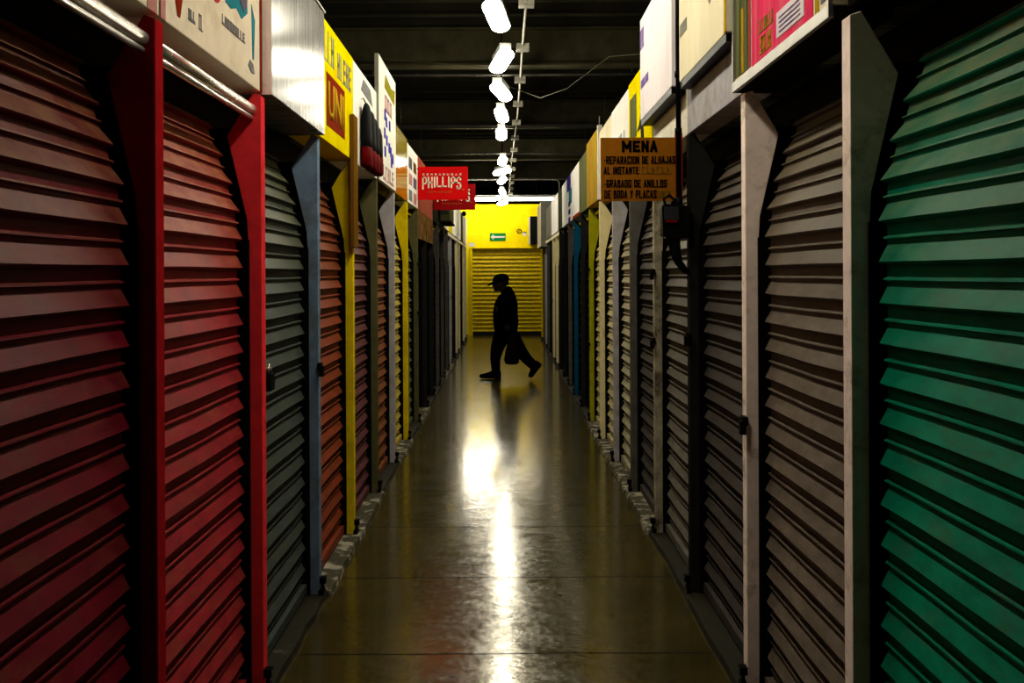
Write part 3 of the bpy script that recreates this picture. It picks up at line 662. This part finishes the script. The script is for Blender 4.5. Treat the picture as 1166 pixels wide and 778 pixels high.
m = MB(); m.box(.9, 1.06, a, b, 2.31, 2.342); m.build('underside', M['shade_black'], t)
for k in (2, 3):
    t = sign(1, k, k, .925, 2.31, 3.0, 'white' if k == 3 else 'lilac', ['', '', 'pale grey fascia below the overhanging cream panel', 'white fascia behind the orange-brown board'][k], name='fascia_panel', depth=.12)
t = sign(1, 2, 2, .866, 2.55, 3.4, 'creamboard', 'overhanging cream sign with orange edge, nearer of two raised right signs', depth=.035, y1=4.735)
rect(t, 'orange_edge', 0.0, .035, 2.55, 3.4, 'goldp')
rect(t, 'dark_smudge', .80, .97, 2.76, 2.82, 'greysign')
patch(t, 'grey_stroke', [(.16, 2.80), (.30, 2.74), (.36, 2.80), (.26, 2.86), (.24, 2.95), (.14, 2.93)], 'greysign')
m = MB(); m.box(.868, .92, ZK(1) + .02, 4.73, 2.515, 2.548); m.build('bracket', M['iron'], t)
t = sign(1, 3, 3, .848, 2.555, 3.17, 'lilacboard', 'overhanging lilac-white sign with violet smudges, farther of two raised right signs', depth=.035)
rect(t, 'violet_smudge', .86, .99, 2.98, 3.10, 'violetp'); rect(t, 'violet_smudge', .70, .97, 2.74, 2.79, 'violetp')
m = MB(); m.box(.85, .92, ZK(2) + .02, ZK(3) - .02, 2.52, 2.553); m.build('bracket', M['iron'], t)
t = sign(1, 3, 3, .905, 3.02, 3.55, 'whiteboard', 'white board standing behind and above the lilac-white sign', depth=.02, y0=ZK(2) + .02, y1=5.6)
t = sign(1, 4, 4, .92, 2.315, 2.985, 'yellowsign', 'bright yellow graffitied sign with black motif above the orange-brown board')
patch(t, 'black_motif', [(.30, 2.50), (.42, 2.50), (.44, 2.58), (.60, 2.58), (.50, 2.62), (.40, 2.72), (.34, 2.66)], 'blackp')
rect(t, 'grey_scrawl', .62, .92, 2.56, 2.86, 'mossign')
rect(t, 'orange_patch', .05, .30, 2.32, 2.46, 'goldp')
t = sign(1, 5, 5, .92, 2.315, 2.97, 'whiteboard', 'bleached white sign directly beyond the yellow graffitied sign')
scribble(t, .2, .9, 2.5, 2.7, 'greyp', 5)
t = sign(1, 6, 6, .92, 2.315, 2.96, 'creamboard', 'pale cream sign with a tall end post, right side middle')
m = MB(); m.box(.905, .945, ZK(6) - .09, ZK(6) - .005, 2.32, 3.03); m.build('end_post', M['white'], t)
m = MB(); m.tube([(.925, ZK(6) - .045, 3.03), (.925, ZK(6) - .045, 3.12)], .006, 6); m.build('pin', M['galv'], t)
t = sign(1, 7, 7, .90, 2.314, 3.0, 'ochreboard', 'ochre sign with pinkish blotches beyond the tall white end post')
for k, mt_, lb in ((8, 'mossign', 'streaked green-grey sign beyond the ochre sign'), (9, 'whiteboard', 'white sign with dark red lower edge above the teal post'),
                   (11, 'whiteboard', 'plain white sign beyond the blue and white sign'), (12, 'darksign', 'dark grey sign under the curved pipe'),
                   (13, 'whiteboard', 'white hanging sign just beyond the dark sign, right side'), (14, 'lilacboard', 'lilac-white sign beyond the white hanging sign, far right'), (15, 'greysign', 'grey sign before the big grey cabinet, far right'),
                   (16, 'greysign', 'grey sign nearest in front of the cabinet, far right'), (19, 'yellowsign', 'yellow sign touching the end wall, far right')):
    t = sign(1, k, k, .905, 2.315, 2.95, mt_, lb, group='plain far signs on the right')
    if k == 9: rect(t, 'red_edge', 0, 1, 2.31, 2.35, 'redp')
t = sign(1, 10, 10, .905, 2.314, 2.95, 'whiteboard', 'blue-violet and white sign above the slim grey post, right side')
rect(t, 'blue_field', .3, .95, 2.75, 2.95, 'bluesign'); rect(t, 'turquoise_field', .1, .6, 2.55, 2.75, 'cyanp')
for h in (2.31, 2.42, 2.53): rect(t, 'blue_block', .35, .7, h, h + .07, 'bluesign')
t = thing('wall_cabinet', (1.0, 22, 2.19), 'big grey box sign, side coloured as lit yellow, hanging before the end wall', 'cabinet')
m = MB(); m.box(.815, 1.14, 21.0, 23.0, 2.19, 3.17); m.build('body', M['greysign'], t, bevel=.004)
m = MB(); m.box(.809, .815, 21.01, 22.99, 2.20, 3.16); m.build('side_panel', M['creamboard'], t)  # cream colour paints in the yellow light on this side of the box
# curved pipe over the dark sign
m = MB(); m.tube([(.93, 16.0, 2.96), (.93, 16.0, 3.1)] + [(.93 - .07 + .07 * math.cos(a), 16.0, 3.1 + .06 * math.sin(a)) for a in [PI * i / 12 for i in range(1, 7)]] + [(.80, 16.0, 3.16)], .012, 8)
o = m.build('bent_pipe', M['galv'], origin=(.93, 16.0, 2.96)); tag(o, 'thin bent grey pipe arching above the dark right sign', 'pipe')

# ------------------------------------------------------------------ hanging signs
def phillips(y, x0, h0, w_, h_, label, red):
    t = thing('hanging_sign', (x0, y, h0), label, 'sign', 'red enamel lock signs')
    m = MB(); m.box(x0, x0 + w_, y, y + .012, h0, h0 + h_); m.build('plate', M[red], t, bevel=.002)
    R_, U = (1, 0, 0), (0, 0, 1)
    block_text('brand_lettering', 'PHILLIPS', M['ivory'], t, x0 + w_ * .085, y, h0 + h_ * .30, w_ * .78, h_ * .40, .30, .22)
    block_text('small_lettering', 'CERRADURAS', M['ivory'], t, x0 + w_ * .09, y, h0 + h_ * .74, w_ * .78, h_ * .06, .20, gap=.9)
    text('slogan', 'El Símbolo de la Seguridad', M['orangel'], t, (x0 + w_ * .20, y, h0 + h_ * .20), R_, U, w_ * .48, h_ * .075, bold=.005)
    m = MB(); m.rings([((x0 + w_ * .905, y - .002, h0 + h_ * .30), (.009, 0, 0), (0, 0, .009)), ((x0 + w_ * .905, y, h0 + h_ * .30), (.009, 0, 0), (0, 0, .009))], 12); m.build('registered_mark', M['orangel'], t)
    m = MB(); m.tube([((-.9215 if y < 11 else -.9245), y + .02, h0 + h_ - .02), (x0 + w_ * .9, y + .02, h0 + h_ - .02)], .007, 8); m.build('arm', M['iron'], t)
    return t
phillips(10.33, -.912, 2.405, .535, .355, 'bright red hanging sign with ivory lettering, the front one of the pair', 'enamel')
phillips(12.66, -.915, 2.45, .55, .34, 'darker red hanging sign, partly hidden behind the front one', 'enamel_dark')

t = thing('hanging_board', (.68, 4.87, 1.98), 'orange-brown board with black lettering hanging out from the right side', 'sign')
bx0, bx1, bh0, bh1 = .492, .90, 1.98, 2.30
yb = 4.87
m = MB(); m.box(bx0, .868, yb, yb + .01, bh0, bh1); m.build('plate', M['card'], t)
m = MB(); m.box(.870, .905, yb, yb + .03, bh0 - .01, bh1 + .02); m.build('side_strip', M['redp'], t)
def bt(body, x0, x1, h0, h1, mm='blackp', bold=.018, nm='lettering'):
    W = .868 - bx0
    block_text(nm, body, M[mm], t, bx0 + W * x0, yb, bh0 + (bh1 - bh0) * h0, W * (x1 - x0), (bh1 - bh0) * (h1 - h0), .36, 0, .003)
bt('MENA', .285, .76, .77, .95)
bt('-REPARACION DE ALHAJAS', .045, 1.0, .585, .705)
bt('AL INSTANTE', .04, .51, .425, .54)
bt('-GRABADO DE ANILLOS', .045, .885, .215, .335)
bt('DE BODA Y PLACAS', .045, .745, .045, .17)
W = .868 - bx0
for (u0, u1, h0) in ((.55, .95, .43), (.76, .94, .055)):
    m = MB()
    n = 6
    for i in range(n):
        a = bx0 + W * (u0 + (u1 - u0) * i / n); b = bx0 + W * (u0 + (u1 - u0) * (i + .7) / n); z = bh0 + .32 * h0
        m.box(a, a + .004 + .002 * (i % 3), yb - .002, yb, z + .003 * (i % 2), z + .033); m.box(a, b, yb - .002, yb, z + (.030, .002, .014)[i % 3], z + (.034, .007, .019)[i % 3])
    m.box(bx0 + W * u0, bx0 + W * u1, yb - .002, yb, z - .002, z + .001)
    m.build('faded_lettering', M['cardtext'], t)
# conduit and meter box in front of the board
t = thing('meter_box', (.84, 4.79, 1.79), 'black electric meter box with conduit on the right side below the orange board', 'meter box')
m = MB(); m.tube([(.866, 4.76, 1.95), (.864, 4.76, 3.0), (.862, 4.76, 3.9)], .013, 12)
m.tube([(.864, 4.76, 2.30), (.864, 4.76, 2.33)], .018, 12); m.tube([(.864, 4.76, 2.58), (.864, 4.76, 2.61)], .018, 12); m.tube([(.866, 4.76, 1.93), (.866, 4.76, 1.99)], .019, 12); m.build('conduit', M['iron'], t)
m = MB(); m.prism([(.78, 1.80), (.80, 1.785), (.90, 1.785), (.915, 1.80), (.915, 1.945), (.79, 1.955), (.775, 1.94)], 'y', 4.72, 4.80); m.build('housing', M['iron'], t, bevel=.004)
m = MB(); m.box(.785, .855, 4.705, 4.72, 1.875, 1.94); m.build('window', M['speck'], t)
m = MB(); m.box(.79, .845, 4.703, 4.72, 1.862, 1.874); m.build('red_band', M['redled'], t)
m = MB(); m.tube([(.84, 4.76, 1.79), (.845, 4.76, 1.72), (.865, 4.76, 1.665), (.892, 4.76, 1.63), (.91, 4.77, 1.62)], [.03, .028, .02, .017, .013], 10); m.build('lower_cable', M['rubber'], t)
m = MB(); m.tube([(.80, 4.76, 1.945), (.79, 4.76, 1.98), (.82, 4.77, 2.0), (.85, 4.76, 1.97), (.86, 4.76, 1.95)], .007, 8); m.build('loop_cable', M['rubber'], t)

# ------------------------------------------------------------------ end wall fittings
t = thing('roller_shutter', (0.08, Z_END + .1, 0), 'yellow slatted roller shutter closing the end of the aisle', 'shutter')
m = MB(); n = int((HT - .1) / .105)
prof = []
h = HT
while h > .12:
    prof += [(0, h), (.022, h - .045), (.022, h - .055), (.0, h - .062), (.0, h - .09), (.008, h - .095)]; h -= .105
pts = [(Z_END + .06 - d, hh) for d, hh in prof] + [(Z_END + .12, prof[-1][1]), (Z_END + .12, HT)]
b = MB(); nn = len(prof)
vs = [(X0, y, z) for y, z in pts] + [(X1, y, z) for y, z in pts]; N_ = len(pts)
b.add(vs, [(i, i + 1, N_ + i + 1, N_ + i) for i in range(N_ - 1)]); b.build('slats', M['s_yellow'], t)
m = MB(); m.box(X0, X1, Z_END + .02, Z_END + .1, 0.005, .10); m.build('bottom_rail', M['darkpaint'], t)
t = thing('exit_sign', (-.15, Z_END, 2.45), 'green plate with a white arrow pointing left on the yellow end wall', 'sign')
m = MB(); m.box(-.355, .055, Z_END - .012, Z_END - .001, 2.455, 2.655); m.build('plate', M['greensign'], t)
m = MB(); zc = 2.555
m.prism([(-.335, zc), (-.27, zc + .06), (-.25, zc + .06), (-.25, zc + .022), (.035, zc + .022), (.035, zc - .022), (-.25, zc - .022), (-.25, zc - .06), (-.27, zc - .06)], 'y', Z_END - .016, Z_END - .012); m.build('arrow', M['beamwhite'], t)
m = MB(); m.tube([(.41 + .055 * math.cos(a), Z_END - .006, 2.70 + .055 * math.sin(a)) for a in [2 * PI * i / 20 for i in range(21)]], .012, 6, False)
m.prism([(.385, 2.68), (.425, 2.735), (.435, 2.725), (.40, 2.67)], 'y', Z_END - .01, Z_END - .001)
tag(m.build('round_emblem', M['blackp'], origin=(.41, Z_END, 2.70)), 'small round black emblem on the yellow end wall', 'emblem')
t = thing('notice', (.55, Z_END, 2.60), 'small white label with dark top right of the round emblem', 'notice')
m = MB(); m.box(.50, .60, Z_END - .005, Z_END - .001, 2.58, 2.655); m.build('paper', M['beamwhite'], t)
m = MB(); m.box(.50, .60, Z_END - .006, Z_END - .001, 2.655, 2.685); m.build('header_band', M['hatch'], t)
m = MB(); m.box(-.90, -.75, Z_END - .005, Z_END - .001, 2.31, 2.41); tag(m.build('notice', M['beamwhite'], origin=(-.82, Z_END, 2.31)), 'white label at the lower left of the yellow end wall', 'notice')
t = thing('wall_speaker', (.8, Z_END - .1, 2.35), 'black box with white side on the right of the yellow end wall', 'speaker')
m = MB(); m.box(.655, .72, Z_END - .10, Z_END - .001, 2.36, 3.07); m.build('side_panel', M['beamwhite'], t)
m = MB(); m.box(.69, .96, Z_END - .14, Z_END - .101, 2.35, 3.08); m.box(.721, .96, Z_END - .1005, Z_END - .002, 2.36, 3.07); m.build('front', M['bagblack'], t)

# ------------------------------------------------------------------ lamps and ceiling services
for i, (y, x, yaw) in enumerate(LAMPS):
    lab = ('nearest' if i == 0 else 'farthest' if i == len(LAMPS) - 1 else ['', 'second', 'third', 'fourth', 'fifth', 'sixth', 'seventh', 'eighth', 'ninth', 'tenth', 'eleventh', 'twelfth'][i]) + ' glowing tube lamp in the ceiling row, counted from the camera'
    t = thing('ceiling_lamp', (x, y, LAMP_H), lab, 'lamp', 'row of hanging tube lamps')
    r = math.radians(yaw); dx, dy = math.sin(-r), math.cos(r); px, py = dy, -dx
    L_ = .30
    rings = []
    for s_, f in ((-1, .45), (-.97, .8), (-.85, 1), (.85, 1), (.97, .8), (1, .45)):
        rings.append(((x + dx * L_ * s_, y + dy * L_ * s_, LAMP_H), (px * .068 * f, py * .068 * f, 0), (0, 0, .045 * f)))
    m = MB(); m.rings(rings, 14); o = m.build('diffuser', M['lamp'], t)
    m = MB(); z = LAMP_H + .047
    m.add([(x + dx * a * .24 + px * b * .045, y + dy * a * .24 + py * b * .045, z + c) for c in (0, .05) for a, b in ((-1, -1), (1, -1), (1, 1), (-1, 1))],
          [(0, 3, 2, 1), (4, 5, 6, 7), (0, 1, 5, 4), (1, 2, 6, 5), (2, 3, 7, 6), (3, 0, 4, 7)]); m.build('housing', M['lampbody'], t)
    m = MB(); m.tube([(x, y, z + .05), (x, y, 4.25)], .006, 6); m.build('stem', M['iron'], t)
for sx_, lb_ in ((1, 'long crosswise tube lamp under the ceiling before the yellow end wall, right one'), (-1, 'long crosswise tube lamp under the ceiling before the yellow end wall, left one')):
    xa, xb = (.09, 1.27) if sx_ > 0 else (-1.10, -.15)
    t = thing('tube_lamp', ((xa + xb) / 2, 24.4, 3.5), lb_, 'lamp', 'crosswise tube lamps before the end wall')
    m = MB(); m.tube([(xa, 24.4, 3.49), (xa + .03, 24.4, 3.49), (xb - .03, 24.4, 3.49), (xb, 24.4, 3.49)], [.02, .045, .045, .02], 12); m.build('diffuser', M['tubelamp' if sx_ < 0 else 'tubedim'], t)
    m = MB(); m.box(xa + .02, xb - .02, 24.36, 24.44, 3.537, 3.58); m.build('housing', M['lampbody'], t)
    for q in (.2, .75):
        m = MB(); m.tube([(xa + q, 24.4, 3.58), (xa + q, 24.4, 4.25)], .006, 6); m.build('stem', M['iron'], t)
t = thing('conduit_run', (.18, 14, 3.6), 'long grey ceiling conduit running beside the lamp row', 'conduit')
m = MB(); m.tube([(.19, 1.5, 3.63), (.175, 8, 3.62), (.185, 12, 3.62), (.15, 18, 3.62), (.15, 24.0, 3.62)], .011, 8); m.build('pipe', M['galv'], t)
BXS = [1.4 + 1.42 * i for i in range(0, 17)]
for y in BXS:
    m = MB(); m.box(.12, .235, y, y + .10, 3.585, 3.645); m.build('junction_box', M['galv'], t, bevel=.003)
    m = MB(); m.tube([(.20, y + .05, 3.645), (.20, y + .05, 4.25)], .004, 6); m.build('hanger', M['iron'], t)
for i, (y, x, yaw) in enumerate(LAMPS[3:8]):
    by = min(BXS, key=lambda q: abs(q - y)) + .05
    m = MB(); m.tube([(x + .01, y, 3.44), (x + .03, y + (by - y) * .3, 3.52), (x + .08, y + (by - y) * .6, 3.55), (.12, by, 3.60)], .006, 6)
    tag(m.build('lamp_cable', M['rubber'], origin=(x, y, 3.44)), ['black cable from the first visible ceiling lamp to its junction box', 'black cable from the second visible ceiling lamp to its junction box', 'black cable from the third visible ceiling lamp to its junction box', 'black cable from the fourth visible ceiling lamp to its junction box', 'black cable from the fifth visible ceiling lamp to its junction box'][i], 'cable')
for lab, y, z, r in (('bright grey ceiling pipe crossing above the fifth lamp', 14.2, 3.78, .035), ('thin ceiling pipe crossing above the second lamp', 11.2, 3.92, .016), ('thin ceiling pipe crossing just above the front red sign', 17.6, 3.8, .018), ('thin ceiling pipe crossing near the end wall', 21.5, 3.72, .02)):
    m = MB(); m.tube([(-5.8, y, z), (5.8, y, z)], r, 12)
    for xx in (-3, -1.5, 1.5, 3): m.tube([(xx, y, z + r * .9), (xx, y, 4.26)], .005, 6)
    tag(m.build('ceiling_pipe', M['pipe'], origin=(0, y, z)), lab, 'pipe')
for lab, pts in (('pale cable sagging from the ceiling to the yellow right sign', [(.955, 6.4, 3.0), (.93, 6.45, 3.08), (.75, 6.8, 3.14), (.5, 7.5, 3.05), (.35, 9.0, 3.25), (.05, 11.5, 3.85)]),
                 ('thin cable slung across the ceiling left of the lamps', [(-2.2, 9.6, 3.95), (-1.2, 9.9, 3.82), (0, 10.2, 3.78), (1.0, 10.4, 3.83), (2.0, 10.6, 3.98)])):
    m = MB(); m.tube(pts, .0035, 6); tag(m.build('slung_cable', M['purlin'], origin=pts[0]), lab, 'cable')

# ------------------------------------------------------------------ the walking person
Yp = 14.7
t = thing('person', (0.0, Yp, 0), 'person in peaked cap and dark clothes striding left with a carrier bag', 'person')
def V(x, y, z): return (x, Yp + y, z)
NEAR, FAR = -1, 1      # near side is the person's left
# body: one continuous figure (remeshed union)
m = MB()
m.ball(V(-.055, 0, 1.465), .098, .078, .118, rot=.18)                         # skull
m.ball(V(-.095, 0, 1.425), .060, .058, .085, rot=.25)                         # face
m.ball(V(-.155, 0, 1.435), .022, .014, .026, rot=.3)                          # nose
m.ball(V(-.118, 0, 1.362), .034, .034, .026)                                  # chin
m.ball(V(-.143, 0, 1.392), .014, .024, .008); m.ball(V(-.141, 0, 1.378), .014, .022, .008)   # lips
for s in (-1, 1):
    m.ball(V(-.048, .079 * s, 1.44), .020, .010, .032)                        # ears
    m.ball(V(-.140, .030 * s, 1.46), .010, .013, .009)                        # eyes
m.tube([V(-.03, 0, 1.40), V(.01, 0, 1.35), V(.04, 0, 1.28)], [.058, .06, .075], 14)
m.rings([(V(.045, 0, 1.30), (.08, 0, 0), (0, .13, 0)), (V(.035, 0, 1.2), (.11, 0, 0), (0, .18, 0)), (V(.02, 0, 1.05), (.12, 0, 0), (0, .165, 0)), (V(.02, 0, .92), (.12, 0, 0), (0, .155, 0)), (V(.03, 0, .80), (.12, 0, 0), (0, .165, 0)), (V(.03, 0, .72), (.09, 0, 0), (0, .13, 0))], 18)
# legs
FRONT = [V(.02, .09, .80), V(-.05, .09, .62), V(-.115, .09, .44), V(-.13, .09, .26), V(-.125, .09, .09)]
REAR = [V(.05, -.09, .80), V(.15, -.09, .60), V(.26, -.09, .42), V(.37, -.09, .29), V(.475, -.09, .17)]
for path in (FRONT, REAR): m.tube(path, [.085, .078, .058, .052, .038], 14)
m.tube([V(-.125, .09, .08), V(-.20, .095, .045), V(-.27, .095, .04)], [.036, .036, .026], 12)
m.tube([V(.475, -.09, .17), V(.43, -.09, .10), V(.41, -.09, .045)], [.036, .036, .026], 12)
# arms: near arm hangs with the bag, far arm swings forward inside the pocket line
NARM = [V(.06, -.19, 1.25), V(.09, -.235, 1.04), V(.055, -.25, .84)]
FARM = [V(.05, .19, 1.25), V(.06, .235, 1.04), V(-.06, .24, .87)]
m.tube(NARM, [.05, .043, .03], 12); m.tube(FARM, [.05, .043, .03], 12)
def hand(m, wx, wy, wz, dirx, curl, side):
    c = Vector(V(wx, wy, wz))
    d = Vector((dirx, 0, -1)).normalized(); f = Vector((-1, 0, 0)); f = (f - d * f.dot(d)).normalized(); nrm = Vector((0, -side, 0))
    m.rings([(c, f * .026, nrm * .016), (c + d * .03, f * .036, nrm * .017), (c + d * .07, f * .040, nrm * .015), (c + d * .09, f * .036, nrm * .012)], 12)
    for i, ln in enumerate((.066, .074, .069, .054)):
        b = c + d * .085 + f * (.029 - .019 * i)
        a1 = curl * .7; a2 = curl * 1.5; a3 = curl * 2.2
        q = b; path = [b]
        for an, l_ in ((a1, ln * .45), (a2, ln * .32), (a3, ln * .23)):
            q = q + (d * math.cos(an) + nrm * math.sin(an)) * l_; path.append(q)
        m.tube(path, [.0095, .009, .0083, .007], 8)
    b = c + d * .025 + f * .026
    m.tube([b, b + f * .025 + d * .022 + nrm * .008, b + f * .032 + d * .05 + nrm * .02], [.012, .0105, .0085], 8)
hand(m, .055, -.25, .85, 0.0, 1.15, -1)
hand(m, -.06, .24, .88, -.4, .5, 1)
body = m.build('body', M['skin'], t, remesh=.0055, smooth_it=2)
# jacket: torso and sleeves, loose and padded
m = MB()
m.rings([(V(.045, 0, 1.365), (.07, 0, .01), (0, .085, 0)), (V(.055, 0, 1.33), (.095, 0, .02), (0, .15, 0)), (V(.045, 0, 1.27), (.135, 0, .01), (0, .205, 0)), (V(.035, 0, 1.16), (.178, 0, 0), (0, .215, 0)), (V(.022, 0, 1.02), (.19, 0, 0), (0, .21, 0)),
         (V(.03, 0, .88), (.195, 0, 0), (0, .205, 0)), (V(.03, 0, .76), (.18, 0, 0), (0, .20, 0)), (V(.032, 0, .68), (.172, 0, 0), (0, .195, 0))], 22)
m.tube([V(.06, -.155, 1.27), V(.085, -.215, 1.16), V(.10, -.24, 1.04), V(.08, -.25, .92), V(.06, -.25, .86)], [.075, .075, .068, .06, .05], 14)
m.tube([V(.05, .155, 1.27), V(.065, .215, 1.16), V(.07, .24, 1.04), V(.0, .245, .94), V(-.05, .24, .89)], [.075, .075, .068, .06, .05], 14)
m.ball(V(.07, 0, 1.36), .075, .11, .06, rot=.5)                              # hood roll behind the neck
m.build('jacket', M['jacket'], t, remesh=.011, smooth_it=2)
m = MB()
m.rings([(V(.03, 0, .80), (.15, 0, 0), (0, .17, 0)), (V(.03, 0, .70), (.155, 0, 0), (0, .175, 0)), (V(.03, 0, .62), (.13, 0, 0), (0, .15, 0))], 18)
m.tube([V(.0, .085, .72), V(-.055, .09, .60), V(-.11, .09, .45), V(-.135, .09, .30), V(-.125, .09, .13)], [.125, .122, .100, .080, .068], 16)
m.tube([V(.07, -.085, .72), V(.145, -.09, .60), V(.255, -.09, .43), V(.35, -.09, .31), V(.465, -.09, .20)], [.13, .122, .10, .082, .070], 16)
m.build('trousers', M['trousers'], t, remesh=.011, smooth_it=2)
# shoes
def shoe(pts, nm='shoe'):
    m = MB()
    for a, b in zip(pts[:-1], pts[1:]): pass
    m.rings(pts, 14); o = m.build(nm, M['shoe'], t); return o
shoe([(V(-.045, .09, .055), (0, 0, .05), (0, .038, 0)), (V(-.07, .09, .075), (0, 0, .075), (0, .048, 0)), (V(-.13, .09, .085), (0, 0, .085), (0, .052, 0)), (V(-.18, .09, .066), (0, 0, .064), (0, .052, 0)), (V(-.24, .09, .052), (0, 0, .050), (0, .052, 0)),
      (V(-.31, .09, .044), (0, 0, .040), (0, .052, 0)), (V(-.355, .09, .042), (0, 0, .034), (0, .044, 0)), (V(-.378, .09, .042), (0, 0, .016), (0, .024, 0))])
ax = Vector((-.17, 0, -.20)).normalized(); up = Vector((.20 * -1, 0, .17)).normalized()
c0 = Vector(V(.570, -.09, .235))
shoe([(c0 + ax * s + up * u, up * r, Vector((0, w_, 0))) for s, u, r, w_ in ((.0, .04, .045, .034), (.02, .055, .066, .045), (.07, .062, .076, .048), (.12, .045, .060, .050), (.19, .030, .046, .050), (.245, .025, .034, .040), (.268, .025, .015, .02))])
# cap with a peak, hair below it
m = MB()
cc = Vector(V(-.040, 0, 1.505)); R = Matrix.Rotation(-.20, 3, 'Y')
rg = []
for s, f in ((-.015, .98), (0, 1.03), (.025, 1.04), (.055, .96), (.078, .80), (.096, .55), (.105, .25)):
    rg.append((cc + R @ Vector((0, 0, s)), R @ Vector((.122 * f, 0, 0)), Vector((0, .10 * f, 0))))
m.rings(rg, 20); cap = m.build('cap', M['jacket'], t)
m = MB(); m.rings([(cc + R @ Vector((-.075, 0, .005)), R @ Vector((0, 0, .024)), Vector((0, .085, 0))), (cc + R @ Vector((-.13, 0, -.006)), R @ Vector((0, 0, .020)), Vector((0, .078, 0))), (cc + R @ Vector((-.185, 0, -.022)), R @ Vector((0, 0, .017)), Vector((0, .060, 0))), (cc + R @ Vector((-.215, 0, -.034)), R @ Vector((0, 0, .010)), Vector((0, .030, 0)))], 14)
m.build('peak', M['jacket'], cap)
m = MB(); m.ball(V(.005, 0, 1.475), .075, .083, .062); m.build('hair', M['hair'], t)
m = MB(); m.ball(V(-.105, -.06, 1.06), .045, .12, .095); m.build('chest_print', M['print_badge'], t)
# carrier bag
t = thing('carrier_bag', (.11, Yp - .27, .25), 'dark plastic carrier bag hanging from the walking person\'s near hand', 'bag')
m = MB(); b_ = [(.255, .07, .05), (.27, .10, .07), (.32, .115, .08), (.42, .10, .07), (.52, .075, .05), (.60, .05, .03), (.66, .03, .015)]
m.rings([(V(.115 + .0 * i, -.27, h), (rx, 0, 0), (0, ry, 0)) for i, (h, rx, ry) in enumerate(b_)], 16); m.build('sack', M['plastic'], t)
for s in (-1, 1):
    m = MB(); m.tube([V(.115 + s * .025, -.27, .645), V(.085 + s * .01, -.265, .70), V(.055, -.262, .752), V(.03 , -.262, .754)], .006, 6); m.build('handle', M['plastic'], t)
# small bright puddle-like scrap on the floor
m = MB(); m.prism([(-.02, 11.25), (.28, 11.2), (.46, 11.27), (.44, 11.42), (.2, 11.4), (.0, 11.36)], 'z', 0.001, .004)
for o in list(bpy.data.objects):
    for key in ('_org', '_lat', '_a', '_b', '_s'):
        if key in o.keys(): del o[key]
